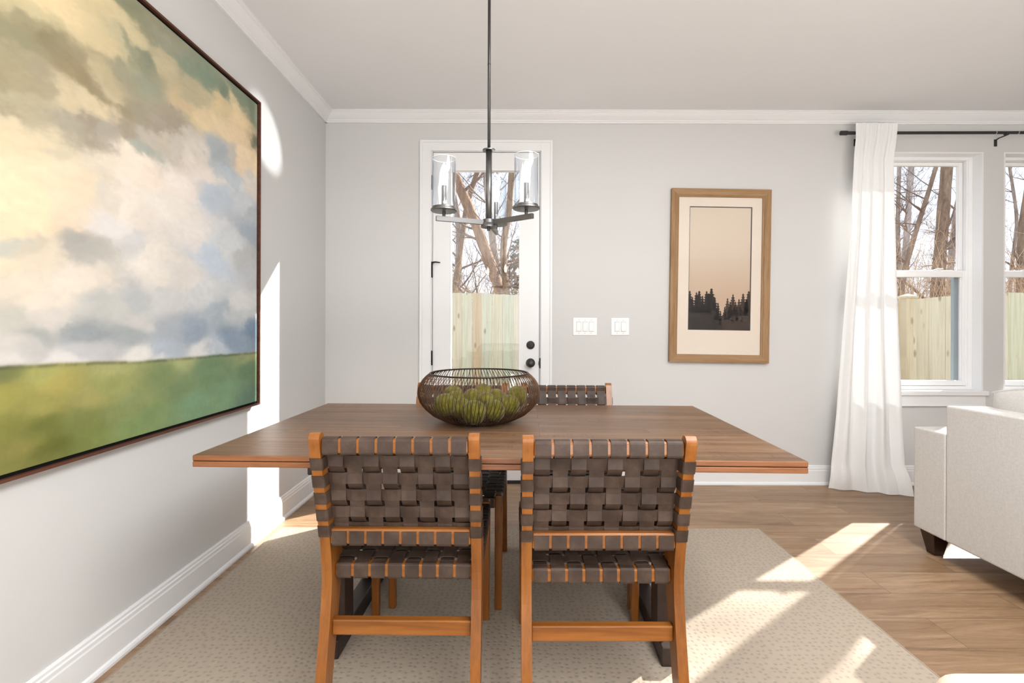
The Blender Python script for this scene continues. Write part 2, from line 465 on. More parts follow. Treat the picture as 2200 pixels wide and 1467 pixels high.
# ------------------------------------------------------------------ door
door=struct(empty('door_1',(0,D,0)))
CAS=[(-.689,-.602),(.202,.289)]
b=MB()
def casing_leg(x0,x1,inner):
    s=1 if inner>x0+.01 else -1
    # stepped flat casing
    b.box(x0,x1,-.018,0,0,2.462)
b.box(-.689,-.605,-.016,0,0,2.5365); b.box(.205,.289,-.016,0,0,2.5365); b.box(-.605,.205,-.016,0,2.459,2.5365)
b.box(-.689,-.672,-.024,-.016,0,2.5365); b.box(.272,.289,-.024,-.016,0,2.5365); b.box(-.672,.272,-.024,-.016,2.5195,2.5365)
b.box(-.612,-.605,-.019,-.016,0,2.466); b.box(.205,.212,-.019,-.016,0,2.466); b.box(-.605,.205,-.019,-.016,2.459,2.466)
b.build('casing',M['trim'],door,bevel=.002)
b=MB(); b.box(-.602,-.598,.0,.158,0,2.462); b.box(.198,.202,.0,.158,0,2.462); b.box(-.598,.198,.0,.158,2.456,2.462)
b.box(-.598,-.583,.052,.10,0,2.456); b.box(.183,.198,.052,.10,0,2.456); b.box(-.583,.183,.052,.10,2.441,2.456)
b.build('jamb',M['trim'],door)
MB().box(-.60,.20,-.005,.16,-.02,.018).build('threshold',M['pewterdark'],door)
SX0,SX1,SZ0,SZ1=-.5945,.1945,.022,2.4515
GX0,GX1,GZ0,GZ1=-.468,.0545,.27,2.325
b=MB()
b.box(SX0,GX0,.006,.051,SZ0,SZ1); b.box(GX1,SX1,.006,.051,SZ0,SZ1); b.box(GX0,GX1,.006,.051,SZ0,GZ0); b.box(GX0,GX1,.006,.051,GZ1,SZ1)
b.build('slab',M['trim'],door)
b=MB(); e=.010
b.box(GX0,GX0+e,.002,.056,GZ0,GZ1); b.box(GX1-e,GX1,.002,.056,GZ0,GZ1); b.box(GX0+e,GX1-e,.002,.056,GZ0,GZ0+e); b.box(GX0+e,GX1-e,.002,.056,GZ1-e*.6,GZ1)
b.build('glazing_bead',M['vinyl'],door,bevel=.003)
MB().box(GX0+e*.5,GX1-e*.5,.026,.030,GZ0+e*.5,GZ1-e*.5).build('pane',M['glass'],door)
for i,zc in enumerate((2.226,1.576,.927)):
    h=MB()
    for k in range(5):
        h.lathe([(.0055,-.010),(.0065,-.009),(.0065,.009),(.0055,.010)],10,(-.600,-.006,zc+(k-2)*.0205))
    h.box(-.606,-.5945,-.004,.004,zc-.052,zc+.052)
    h.lathe([(.004,0),(.003,.006)],8,(-.600,-.006,zc+.052))
    ho=h.build('hinge',M['black'],door)
    if i==1:
        s=MB(); s.tube([(-.600,-.006,zc+.058),(-.575,-.022,zc+.060),(-.535,-.040,zc+.054)],[.0075,.006,.004],8)
        s.lathe([(.008,0),(.008,.006)],10,(-.600,-.006,zc+.055)); s.box(-.607,-.593,-.010,.002,zc+.040,zc+.063)
        s.build('door_stop',M['black'],ho,smooth=False)
def disc_y(prof,n=28,c=(0,0,0)):
    m=MB(); m.lathe(prof,n); m.v=[(x+c[0],-z+c[1],y+c[2]) for x,y,z in m.v]; return m
disc_y([(.031,0),(.031,.006),(.027,.013),(.021,.014),(.021,.022),(.018,.025),(.004,.025)],28,(.131,.006,1.026)).box(.125,.137,-.033,-.018,1.013,1.039).build('deadbolt',M['black'],door,bevel=.001)
kn=disc_y([(.034,0),(.034,.005),(.030,.010),(.013,.013),(.0125,.034),(.022,.042),(.0285,.052),(.0285,.062),(.024,.070),(.012,.073),(.003,.0735)],32,(.131,.006,.893)).build('door_knob',M['black'],door,smooth=True)
disc_y([(.008,.0735),(.008,.078),(.002,.0785)],16,(.131,.006,.893)).build('knob_button',M['pewterdark'],kn)
b=MB(); b.box(.196,.206,-.004,.010,.855,.930); b.box(.192,.2045,-.010,.0,.878,.908); b.build('strike_plate',M['black'],door,bevel=.002)

# ------------------------------------------------------------------ windows
def window(n,x0,x1):
    w=struct(empty('window_%d'%n,(0,D,0)))
    b=MB(); t=.012
    # drywall-return liner boards
    b.box(x0,x0+t,0,.105,WZ0,WZ1); b.box(x1-t,x1,0,.105,WZ0,WZ1); b.box(x0+t,x1-t,0,.105,WZ1-t,WZ1)
    b.build('reveal',M['trim'],w)
    b=MB(); i=.045; y0,y1=.075,.158
    a0,a1,c0,c1=x0+t,x1-t,WZ0+.012,WZ1-t
    b.box(a0,a0+.03,y0,y1,c0,c1); b.box(a1-.03,a1,y0,y1,c0,c1); b.box(a0+.03,a1-.03,y0,y1,c1-.022,c1); b.box(a0+.03,a1-.03,y0,y1,c0,c0+.025)
    for q in (0,1):
        xx=a0+.03 if q==0 else a1-.042
        b.box(xx,xx+.012,y0+.003,y0+.012,c0+.02,c1-.02)
    b.build('window_frame',M['vinyl'],w,bevel=.002)
    zm=1.578
    def sash(nm,s0,s1,yy0,yy1,zb,zt,st,bt,tp):
        f=MB()
        f.box(s0,s0+st,yy0,yy1,zb,zt); f.box(s1-st,s1,yy0,yy1,zb,zt); f.box(s0+st,s1-st,yy0,yy1,zb,zb+bt); f.box(s0+st,s1-st,yy0,yy1,zt-tp,zt)
        f.box(s0+st,s0+st+.008,yy0+.008,yy1-.008,zb+bt,zt-tp); f.box(s1-st-.008,s1-st,yy0+.008,yy1-.008,zb+bt,zt-tp)
        fo=f.build(nm,M['vinyl'],w,bevel=.003)
        MB().box(s0+st,s1-st,(yy0+yy1)/2-.002,(yy0+yy1)/2+.002,zb+bt,zt-tp).build('pane',M['glass'],fo)
        return fo
    s0,s1=a0+.032,a1-.032
    sash('upper_sash',s0,s1,.122,.150,zm-.012,c1-.024,.030,.034,.028)
    lo=sash('lower_sash',s0-.004,s1+.004,.086,.116,c0+.027,zm+.018,.036,.040,.050)
    k=MB(); cx=(s0+s1)/2
    for xx in (s0+.22,s1-.22):
        k.box(xx-.03,xx+.03,.088,.112,zm+.018,zm+.026); k.box(xx-.008,xx+.035,.080,.100,zm+.026,zm+.034)
    k.build('sash_lock',M['vinyl'],lo,bevel=.002)
    # outside corner board seen through the lower glass
    b=MB(); b.box(a1-.066,a1-.03,.1585,.185,c0,zm+.02); b.box(a0+.03,a0+.06,.1585,.185,c0,zm+.02)
    b.build('exterior_casing',M['siding'],w)
    b=MB(); b.box(x0-.02,x1+.02,-.030,.078,WZ0-.022,WZ0+.012)
    b.build('stool',M['trim'],w,bevel=.005,seg=3)
    b=MB(); b.box(x0-.005,x1+.005,-.016,0,WZ0-.102,WZ0-.022); b.box(x0-.005,x1+.005,-.020,-.016,WZ0-.102,WZ0-.090)
    b.build('apron',M['trim'],w,bevel=.003)
window(1,*W1); window(2,*W2)

# ------------------------------------------------------------------ light switches
def switch(n,xc,zc,w,h,label):
    t=empty('light_switch',(xc,D,zc)); tag(t,label,'light switch')
    b=MB(); b.box(-w/2,w/2,-.006,0,-h/2,h/2)
    pl=b.build('cover_plate',M['vinyl'],t,bevel=.004,seg=3)
    pitch=.046; sc=MB()
    for k in range(n):
        x=(k-(n-1)/2)*pitch
        g=MB(); g.box(x-.0175,x+.0175,-.0068,-.0055,-.036,.036)
        g.build('rocker_slot',M['gapgrey'],t)
        r=MB(); tilt=.004 if k==n-1 else -.002
        r.add([(x-.016,-.006,-.0335),(x+.016,-.006,-.0335),(x+.016,-.006,.0335),(x-.016,-.006,.0335),
               (x-.016,-.0095-max(tilt,0),-.0335),(x+.016,-.0095-max(tilt,0),-.0335),(x+.016,-.0095+min(tilt,0),.0335),(x-.016,-.0095+min(tilt,0),.0335)],
              [(0,1,2,3),(7,6,5,4),(0,4,5,1),(1,5,6,2),(2,6,7,3),(3,7,4,0)])
        r.build('rocker',M['vinyl'],t,bevel=.0012)
        for z in (-.048,.048): 
            disc_y([(.0032,0),(.0032,.0012),(.001,.0014)],10,(x,-.006,z)).build('screw',M['screw'],pl)
M['gapgrey']=plain('shadow_gap',(.45,.45,.44),.7)
M['screw']=plain('painted_screw',(.6,.6,.59),.4)
switch(3,.5335,1.164,.177,.131,'wide white wall switch plate with three rockers, nearest the door')
switch(2,.7935,1.164,.133,.128,'narrower white wall switch plate with two rockers, between door and picture')

# ------------------------------------------------------------------ oak framed picture
pw,ph=.732,1.276
pic=empty('framed_picture',(1.523,D,1.5395),rot=(0,math.radians(.8),0))
tag(pic,'oak framed print of dark fir trees under a peach sky, on the back wall','picture')
fw=.058
fr=MB()
def miter(b,x0,x1,z0,z1,w,y0,y1,yi):
    """mitred frame with inner edge at depth yi"""
    o=[(x0,z0),(x1,z0),(x1,z1),(x0,z1)]; i=[(x0+w,z0+w),(x1-w,z0+w),(x1-w,z1-w),(x0+w,z1-w)]
    vs=[(x,y1,z) for x,z in o]+[(x,y0,z) for x,z in o]+[(x,yi,z) for x,z in i]+[(x,y1,z) for x,z in i]
    for k in range(4):
        j=(k+1)%4
        b.cur = 0 if k%2==1 else 1
        b.add([vs[q] for q in (k,j,4+j,4+k)],[(0,1,2,3)]); b.add([vs[q] for q in (4+k,4+j,8+j,8+k)],[(0,1,2,3)])
        b.add([vs[q] for q in (8+k,8+j,12+j,12+k)],[(0,1,2,3)])
miter(fr,-pw/2,pw/2,-ph/2,ph/2,.047,-.034,-.002,-.030)
miter(fr,-pw/2+.047,pw/2-.047,-ph/2+.047,ph/2-.047,.011,-.026,-.002,-.022)
fr.build('picture_frame',[M['oakframe'],M['oakframeh']],pic)
MB().box(-pw/2+.02,pw/2-.02,-.004,-.001,-ph/2+.02,ph/2-.02).build('backing',M['blackgap'],pic)
M['mat']=plain('cream_mat',(.80,.705,.60),.9,.1,.02,8)
ox0,ox1,oz0,oz1=-.226,.235,-.400,.512
mt=MB(); X0,X1,Z0,Z1=-pw/2+.05,pw/2-.05,-ph/2+.05,ph/2-.05
mt.box(X0,ox0,-.012,-.009,Z0,Z1); mt.box(ox1,X1,-.012,-.009,Z0,Z1); mt.box(ox0,ox1,-.012,-.009,Z0,oz0); mt.box(ox0,ox1,-.012,-.009,oz1,Z1)
mt.build('mat_board',M['mat'],pic)
ed=MB(); e=.006
ed.box(ox0,ox0+e*.5,-.0125,-.006,oz0,oz1); ed.box(ox1-e,ox1,-.0125,-.006,oz0,oz1); ed.box(ox0,ox1,-.0125,-.006,oz1-e,oz1); ed.box(ox0,ox1,-.0125,-.006,oz0,oz0+e*.4)
M['bevelline']=plain('dark_bevel',(.06,.045,.04),.8)
ed.build('mat_bevel',M['bevelline'],pic)
def mk_printsky():
    t=NT('print_sky'); v=t.coord(); sp=t.n('SeparateXYZ'); t.l(v,sp.inputs[0])
    f=t.math('DIVIDE',t.math('SUBTRACT',sp.outputs[2],oz0),oz1-oz0)
    col=t.ramp(f,[(.0,(.50,.36,.26)),(.27,(.56,.41,.30)),(.40,(.60,.465,.345)),(.58,(.66,.545,.43)),(1,(.70,.60,.485))])
    n=t.noise(v,300,2)
    col=t.mix(col,(.55,.45,.36,1),t.math('MULTIPLY',n,.08))
    return t.done(t.pbsdf(col,.9,spec=.05))
M['psky']=mk_printsky(); M['pfirs']=plain('print_firs',(.040,.030,.028),.9,.05,.3,25); M['pfirs2']=plain('print_far_firs',(.075,.050,.040),.9,.05,.25,25)
pr=MB(); pr.cur=0; pr.box(ox0,ox1,-.008,-.005,oz0,oz1)
rnd=random.Random(5)
def fir(b,x,zt,zb,w,y):
    n=9; L=[];R=[]; w*=1.25; zt+=.012; zb=max(zt-.17,zb)
    for k in range(n+1):
        f=k/n; z=zt+(zb-zt)*f; ww=w*(f**.75)*(.8+rnd.random()*.4)
        L.append((x-ww,z)); R.append((x+ww,z))
        if k<n:
            z2=zt+(zb-zt)*(f+.6/n); L.append((x-ww*.5,z2+.004)); R.append((x+ww*.5,z2+.004))
    for k in range(len(L)-1):
        q=[L[k],R[k],R[k+1],L[k+1]]
        q=[(min(max(a,ox0+.003),ox1-.006),max(c,oz0+.002)) for a,c in q]
        b.add([(a,y,c) for a,c in q],[(0,1,2,3)])
# pixel-measured skyline of the print, in metres from its centre
pr.cur=1
for x,zt,w in ((-.215,-.115,.030),(-.195,-.16,.03),(-.165,-.125,.034),(-.145,-.115,.036),(-.12,-.15,.03),(-.09,-.115,.036),(-.055,-.095,.042),(-.075,-.13,.03),(-.03,-.16,.035),(-.005,-.20,.030),(.015,-.26,.02)):
    fir(pr,x,zt,-.40,w,-.0086)
pr.add([(a,-.0085,c) for a,c in ((ox0+.003,oz0+.002),(.03,oz0+.002),(.0,-.29),(-.06,-.24),(ox0+.003,-.24))],[(0,1,2,3,4)])
pr.cur=2
for x,zt,w in ((.222,-.11,.04),(.18,-.13,.034),(.15,-.17,.03),(.105,-.135,.030),(.085,-.19,.028),(.065,-.165,.028),(.045,-.23,.022),(.205,-.17,.03),(.125,-.19,.03)):
    fir(pr,x,zt,-.40,w,-.0084)
pr.add([(a,-.0083,c) for a,c in ((-.01,oz0+.002),(ox1-.006,oz0+.002),(ox1-.006,-.21),(.15,-.215),(.06,-.25),(.02,-.30))],[(0,1,2,3,4,5)])
pr.build('print',[M['psky'],M['pfirs'],M['pfirs2']],pic)
MB().box(-pw/2+.052,pw/2-.052,-.020,-.018,-ph/2+.052,ph/2-.052).build('picture_glass',M['pglass'],pic)

# ------------------------------------------------------------------ large painting on left wall
def vnoise(x,y,seed):
    xi=np.floor(x).astype(np.int64); yi=np.floor(y).astype(np.int64); xf=x-xi; yf=y-yi
    def h(a,b):
        n=(a*374761393+b*668265263+seed*1442695041)&0x7fffffff
        n=((n^(n>>13))*1274126177)&0x7fffffff
        return ((n^(n>>16))&0xffff)/65535.0
    u=xf*xf*(3-2*xf); v=yf*yf*(3-2*yf)
    return (h(xi,yi)*(1-u)+h(xi+1,yi)*u)*(1-v)+(h(xi,yi+1)*(1-u)+h(xi+1,yi+1)*u)*v
def fbm(x,y,seed,oct=5,gain=.55):
    s=0;a=1;t=0
    for k in range(oct):
        s=s+a*vnoise(x*2**k,y*2**k,seed+k*17); t+=a; a*=gain
    return s/t-.5
PTS=[(-60,-60,210,195,155),(0,30,165,155,120),(40,5,205,190,150),(130,20,222,202,160),(220,30,218,200,158),(200,80,212,195,155),(265,8,140,142,115),(300,30,140,142,115),(330,60,148,145,120),(0,80,140,135,105),(60,110,150,145,115),
(100,60,200,188,150),(110,90,160,152,120),(150,130,140,130,100),(175,150,150,140,112),(240,60,210,195,155),(285,95,205,192,155),(345,142,190,178,145),(250,95,195,185,150),(270,110,150,150,125),(310,130,135,140,118),
(350,90,150,150,130),(390,130,135,145,125),(440,160,130,145,125),(480,190,130,142,122),(520,205,128,140,120),(550,240,125,135,115),(555,300,120,125,105),(0,140,160,150,118),(60,160,165,155,125),(0,215,150,140,115),
(100,190,165,155,130),(180,180,145,132,102),(210,210,150,138,108),(230,180,185,172,138),(240,220,195,182,150),(270,170,160,155,130),(300,180,150,152,132),(270,250,150,140,115),(320,260,158,150,130),(370,260,160,150,132),
(60,230,180,170,142),(150,240,205,190,158),(200,240,210,195,162),(140,275,165,158,140),(190,285,155,145,128),(230,300,165,158,145),(280,300,160,150,132),(350,285,165,155,140),(400,230,200,180,145),(420,200,180,170,140),
(460,215,215,195,155),(500,215,225,205,165),(510,250,228,205,165),(440,260,215,195,158),(490,290,225,205,168),(530,300,225,200,165),(545,340,235,212,178),(530,350,235,212,180),(500,330,190,185,175),(480,340,165,172,175),
(500,370,180,190,195),(550,400,215,208,198),(350,312,190,182,168),(330,340,165,168,158),(370,310,200,190,172),(400,320,200,192,180),(430,350,215,205,192),(300,360,228,215,198),(330,390,232,218,202),(400,400,228,218,208),
(450,380,225,215,205),(470,420,185,195,205),(520,430,200,205,208),(545,470,180,185,190),(0,290,215,200,165),(60,300,212,198,168),(100,330,200,190,165),(0,340,222,205,172),(60,380,238,212,180),(0,400,242,214,180),
(60,450,242,216,182),(150,380,220,205,178),(150,440,225,208,182),(220,370,215,205,185),(220,440,210,202,188),(270,450,230,220,208),(300,480,222,212,200),(380,470,225,218,208),(0,490,238,212,178),(80,480,240,216,182),
(140,490,225,205,180),(0,515,190,190,178),(50,520,200,190,170),(180,540,175,172,165),(200,555,180,178,170),(100,560,215,203,182),(0,570,222,208,182),(250,500,215,210,205),(300,540,200,198,195),(350,560,222,215,205),
(340,590,225,218,208),(420,520,222,215,208),(460,560,190,200,212),(500,540,205,208,210),(530,560,180,182,182),(550,500,160,170,180),(545,590,185,188,190),(400,600,215,210,203),(200,600,222,212,198),(80,620,220,208,190),
(0,640,205,198,185),(140,650,220,210,195),(260,660,190,190,185),(300,650,180,183,183),(350,640,200,200,198),(450,640,200,202,202),(530,660,205,205,203),(60,690,190,188,178),(0,700,200,195,185),(150,690,205,200,192),
(300,690,200,198,194),(480,675,165,175,182),(530,680,190,195,196),(100,725,165,168,165),(200,725,150,157,160),(280,720,160,167,168),(350,715,165,172,178),(430,720,150,162,175),(500,735,135,152,168),(550,715,120,140,158),
(540,735,140,155,170),(0,740,200,195,188),(60,750,190,188,184),(200,752,190,190,190),(350,745,172,182,192),(480,750,180,190,198),(0,780,210,206,200),(150,780,215,212,208),(300,768,225,222,216),(450,755,215,215,212)]
GRS=[(0,800,110,115,70),(100,800,160,160,95),(250,790,165,165,110),(400,775,165,170,120),(540,765,150,160,115),(0,850,150,145,75),(130,830,165,155,85),(250,830,145,150,90),(350,810,120,135,90),(450,800,110,135,100),
(540,800,105,130,98),(100,880,150,145,80),(200,860,155,150,90),(300,860,135,145,95),(400,840,115,135,95),(500,850,120,150,115),(545,860,100,125,105),(0,930,125,125,60),(100,920,105,110,50),(180,910,120,128,70),
(260,900,130,140,85),(330,890,120,140,90),(420,870,120,150,115),(0,1000,125,125,65),(60,970,130,125,65),(120,960,95,100,40),(200,940,115,125,65),(300,920,125,145,90)]
AX=-1.352
def to_wall(p):
    s=(1102-p[0])/(-AX); return F/s, H+(701-p[1])/s
AY0,AY1,AZ0,AZ1=1.03,2.662,.744,2.357
art=empty('landscape_painting',(XL,0,0)); tag(art,'huge square landscape painting of clouds over a green field, on the left wall','painting')
def art_canvas():
    n=360; g=.020
    ys=np.linspace(AY0+g,AY1-g,n); zs=np.linspace(AZ0+g,AZ1-g,n)
    Yg,Zg=np.meshgrid(ys,zs)
    wx=fbm(Yg*3.2,Zg*5,3,7,.62)*.30; wz=fbm(Yg*3.2+9,Zg*5+4,11,7,.62)*.20
    wx+=fbm(Yg*14,Zg*18,51,4)*.05; wz+=fbm(Yg*14+3,Zg*18,57,4)*.05
    def field(P,ax,az,pw):
        c=np.array([[*to_wall(p)] for p in P]); col=np.array([lin(p[2:]) for p in P])
        qy=Yg+wx*ax; qz=Zg+wz*az
        acc=np.zeros((n,n,3)); wt=np.zeros((n,n))
        for (cy,cz),cc in zip(c,col):
            d=((qy-cy)*.55)**2+(qz-cz)**2+.0004
            w=d**-pw; wt+=w; acc+=w[...,None]*cc
        return acc/wt[...,None]
    sky=field(PTS,1.0,np.clip((Zg-1.02)/.55,.10,1.0),2.6)
    hz=np.interp(Yg,[1.31,1.5,1.8,2.64],[1.055,1.052,1.035,1.026])+fbm(Yg*22,Zg*0,71,4)*.006
    # near the horizon the clouds run flat
    gs=field(GRS,.35,.35,1.8)
    tex=1+fbm(Yg*6+wz*12,Zg*9+wx*10,23,7)*.30+fbm(Yg*40+wx*30,Zg*70,29,4)*.10
    tg=1+fbm(Yg*16,Zg*24,33,6)*.30+fbm(Yg*90,Zg*60,39,3)*.10
    m=1/(1+np.exp(-(Zg-hz)/.0022)); m=m[...,None]
    line=np.exp(-((Zg-hz+.006)/.006)**2)*np.clip(.75+fbm(Yg*30,Zg*0+2,91,3)*1.4,0,1)
    out=sky*tex[...,None]*m+gs*tg[...,None]*(1-m)
    out=out*(1-line[...,None]*.50)
    k=.97
    out=np.clip(out*k,0,1)
    vs=np.stack([np.full(n*n,.029),Yg.ravel(),Zg.ravel()],1)
    i=np.arange(n-1); a=(i[None,:]+n*i[:,None]).ravel()
    fs=np.stack([a,a+1,a+n+1,a+n],1)
    me=bpy.data.meshes.new('canvas'); me.from_pydata(vs.tolist(),[],fs.tolist())
    ca=me.color_attributes.new('paint','FLOAT_COLOR','POINT')
    ca.data.foreach_set('color',np.concatenate([out.reshape(-1,3),np.ones((n*n,1))],1).ravel())
    t=NT('oil_paint'); at=t.n('VertexColor'); at.layer_name='paint'
    br=t.noise(t.coord(scale=(1,40,160)),2.2,4,.6); wv=t.noise(t.coord(),900,1)
    col=t.mix(at.outputs['Color'],(.5,.5,.5,1),t.math('MULTIPLY',br,.04))
    me.materials.append(t.done(t.pbsdf(col,.75,t.bump(t.math('ADD',br,t.math('MULTIPLY',wv,.4)),.12,.002),spec=.12)))
    o=bpy.data.objects.new('canvas',me); COL.objects.link(o); o.parent=art
    return o
art_canvas()
b=MB()
for (y0,y1,z0,z1) in ((AY0,AY0+.009,AZ0,AZ1),(AY1-.009,AY1,AZ0,AZ1),(AY0+.009,AY1-.009,AZ0,AZ0+.009),(AY0+.009,AY1-.009,AZ1-.009,AZ1)):
    b.box(.002,.040,y0,y1,z0,z1)
b.build('float_frame',M['artframe'],art)
MB().box(.004,.026,AY0+.009,AY1-.009,AZ0+.009,AZ1-.009).build('black_reveal',M['blackgap'],art)

# ------------------------------------------------------------------ rug
rug=empty('area_rug',(.044,1.02,0)); tag(rug,'beige textured loop area rug under the dining table','rug')
MB().box(-1.366,1.366,-1.83,1.83,.001,.010).build('pile',M['rug'],rug,bevel=.004)
M['bind']=plain('rug_binding',(.40,.33,.25),.9,.1)
b=MB()
for x0,x1,y0,y1 in ((-1.371,-1.366,-1.835,1.835),(1.366,1.371,-1.835,1.835),(-1.366,1.366,1.83,1.835),(-1.366,1.366,-1.835,-1.83)): b.box(x0,x1,y0,y1,.0005,.009)
b.build('binding',M['bind'],rug)

# ------------------------------------------------------------------ dining table
TZ=.77
tab=empty('dining_table',(-.038,1.998,.010),math.radians(-1.7)); tag(tab,'large brown plank dining table with dark trestle base','table')
tw,td=.922,.512
b=MB(); b.cur=0; b.box(-tw,tw,-td,td,TZ-.0285,TZ-.010)
b.v=[(x,y,z) for x,y,z in b.v]
top=MB(); top.box(-tw,tw,-td,td,TZ-.0275,TZ-.010); top.f, top.mi = top.f, [1]*6; top.mi[1]=0
top.build('tabletop',[M['ttop'],M['tedge']],tab,bevel=.003)
MB().box(-tw,tw,-td,td,TZ-.0465,TZ-.0288).build('lower_board',M['tedge'],tab,bevel=.003)
b=MB(); b.box(-tw+.002,tw-.002,-td+.002,td-.002,TZ-.0288,TZ-.0275); b.build('board_seam',M['blackgap'],tab)
for s in (-1,1):
    x0,x1=sorted((s*.555,s*.618))
    MB().box(x0,x1,-.295,.295,0,.066).build('foot_rail',M['tbase'],tab,bevel=.004)
    for yc in (-.18,.18):
        MB().box(x0+.002,x1-.002,yc-.045,yc+.045,.066,TZ-.102).build('leg',M['tbase'],tab,bevel=.004)
    MB().box(x0,x1,-.40,.40,TZ-.102,TZ-.0467).build('top_rail',M['tbase'],tab,bevel=.004)
MB().box(-.555,.555,-.03,.03,TZ-.102,TZ-.048).build('stretcher',M['tbase'],tab,bevel=.004)

# ------------------------------------------------------------------ woven leather chairs
RE=[(0,0),(.022,.145),(.050,.270),(.072,.400),(.062,.480),(.0456,.5555),(.028,.62),(-.0074,.75),(-.032,.836),(-.030,.849),(-.021,.8565)]
FE=[(.050,0),(.086,.145),(.122,.270),(.152,.400),(.158,.480),(.112,.5555),(.069,.62),(.033,.75),(.009,.836),(.004,.849),(-.006,.8565)]
def chaikin(E):
    o=[E[0]]
    for p,q in zip(E[:-1],E[1:]):
        o+=[(p[0]*.75+q[0]*.25,p[1]*.75+q[1]*.25),(p[0]*.25+q[0]*.75,p[1]*.25+q[1]*.75)]
    return o+[E[-1]]
RE,FE=chaikin(chaikin(RE)),chaikin(chaikin(FE))
def ri(E,z): return float(np.interp(z,[p[1] for p in E],[p[0] for p in E]))
HW=.236; PT=.030
def loop_rect(cx,cy,hx,hy,r,n=3):
    pts=[]
    for k,(sx,sy) in enumerate(((1,1),(-1,1),(-1,-1),(1,-1))):
        for i in range(n+1):
            a=PI/2*k+PI/2*i/n
            pts.append((cx+sx*(hx-r)+r*math.cos(a),cy+sy*(hy-r)+r*math.sin(a)))
    return pts
def build_chair():
    root=empty('woven_chair')
    for s in (-1,1):
        xo=s*HW; xi=s*(HW-PT); b=MB(); b.strip(RE,FE,'x',min(xo,xi),max(xo,xi))
        tag(b.build('leg',M['leg'],root,bevel=.007,seg=3),'back leg that runs up into the backrest post')
    for s in (-1,1):
        x0,x1=sorted((s*(HW-.002),s*(HW-.034))); b=MB()
        b.add([(x0+.003*(s<0),.552,0),(x1-.003*(s>0),.552,0),(x1-.003*(s>0),.580,0),(x0+.003*(s<0),.580,0),(x0,.545,.47),(x1,.545,.47),(x1,.586,.47),(x0,.586,.47)],
              [(0,3,2,1),(4,5,6,7),(0,1,5,4),(1,2,6,5),(2,3,7,6),(3,0,4,7)])
        tag(b.build('leg',M['leg'],root,bevel=.006,seg=3),'straight front leg')
    xi=HW-PT
    MB().box(-xi,xi,-.021,.005,.7985,.8405).build('top_rail',M['rail'],root,bevel=.008,seg=3)
    MB().box(-xi,xi,.052,.078,.516,.562).build('lower_back_rail',M['rail'],root,bevel=.006,seg=3)
    MB().box(-xi,xi,.070,.096,.240,.286).build('stretcher',M['rail'],root,bevel=.004)
    MB().box(-xi,xi,.094,.124,.400,.440).build('seat_rail',M['rail'],root,bevel=.005)
    MB().box(-xi,xi,.550,.582,.420,.456).build('seat_rail',M['rail'],root,bevel=.005)
    for s in (-1,1):
        x0,x1=sorted((s*.232,s*.206))
        MB().box(x0,x1,.145,.548,.410,.444).build('side_rail',M['leg'],root,bevel=.005)
    # backrest weave
    th=.0026; w=.0425; xs=[(i-3.5)*.0510 for i in range(8)]; zs=[.768,.7145,.6625,.609,.557]
    yp=lambda z: .012+(.820-z)/(.820-.539)*(.082-.012)
    b=MB()
    for i,x in enumerate(xs):
        b.ribbon([(x,y,z) for y,z in loop_rect(-.008,.8195,.0155,.0235,.008)],(1,0,0),w,th,True)
        # wraps the rail from below; the top edge of the wood stays bare
        b.ribbon([(x,.0505,.5555),(x,.0505,.520),(x,.0525,.5145),(x,.058,.5135),(x,.074,.5135),(x,.0795,.516),(x,.0800,.525),(x,.0815,.542)],(1,0,0),w,th)
        pts=[(x,yp(.818),.818)]
        for j,z in enumerate(zs):
            if j==0: pts.append((x,yp(.796),.796))
            o=.0034*(1 if (i+j)%2 else -1)
            for dz in (.014,-.014): pts.append((x,yp(z)+o,z+dz))
        pts.append((x,yp(.538),.538))
        b.ribbon(pts,(1,0,0),w,th)
    for j,z in enumerate(zs):
        sl=Vector((0,-.249,1)).normalized()
        wz=.0360
        pts=[(-xi-.004,yp(z),z)]
        for i,x in enumerate(xs):
            o=-.0034*(1 if (i+j)%2 else -1)
            for dx in (-.013,.013): pts.append((x+dx,yp(z)+o,z))
        pts.append((xi+.004,yp(z),z)); b.ribbon(pts,sl,wz,th)
        for s in (-1,1):
            cx=s*(HW-PT/2); y0,y1=ri(RE,z),min(ri(FE,z),ri(RE,z)+.060)-.004
            zz=lambda y: z-(y-(y0+y1)/2)*.0
            sl2=Vector((0,-.27,1)).normalized()
            b.ribbon([(px,py,z+( (y0+y1)/2-py)*0.0) for px,py in loop_rect(cx,(y0+y1)/2,PT/2+.0022,(y1-y0)/2+.0022,.006)],sl2,wz,th,True)
    b.build('woven_backrest',M['leather'],root)
    # seat weave
    b=MB(); ys=[.150+k*.0535 for k in range(8)]; w2=.041
    sag=lambda x,y: -.0165+(y-.11)*.0363-.012*max(0,1-(x/.20)**2)*max(0,1-((y-.335)/.22)**2)
    for i,x in enumerate(xs):
        b.ribbon([(x,y,z) for y,z in loop_rect(.109,.420,.0175,.0225,.006)],(1,0,0),w2,th,True)
        b.ribbon([(x,y,z) for y,z in loop_rect(.566,.439,.0185,.0215,.006)],(1,0,0),w2,th,True)
        pts=[(x,.112,.4435)]
        for j,y in enumerate(ys):
            o=.0034*(1 if (i+j)%2 else -1)
            for dy in (-.014,.014): pts.append((x,y+dy,.4610+sag(x,y)+o))
        pts.append((x,.565,.4605)); b.ribbon(pts,(1,0,0),w2,th)
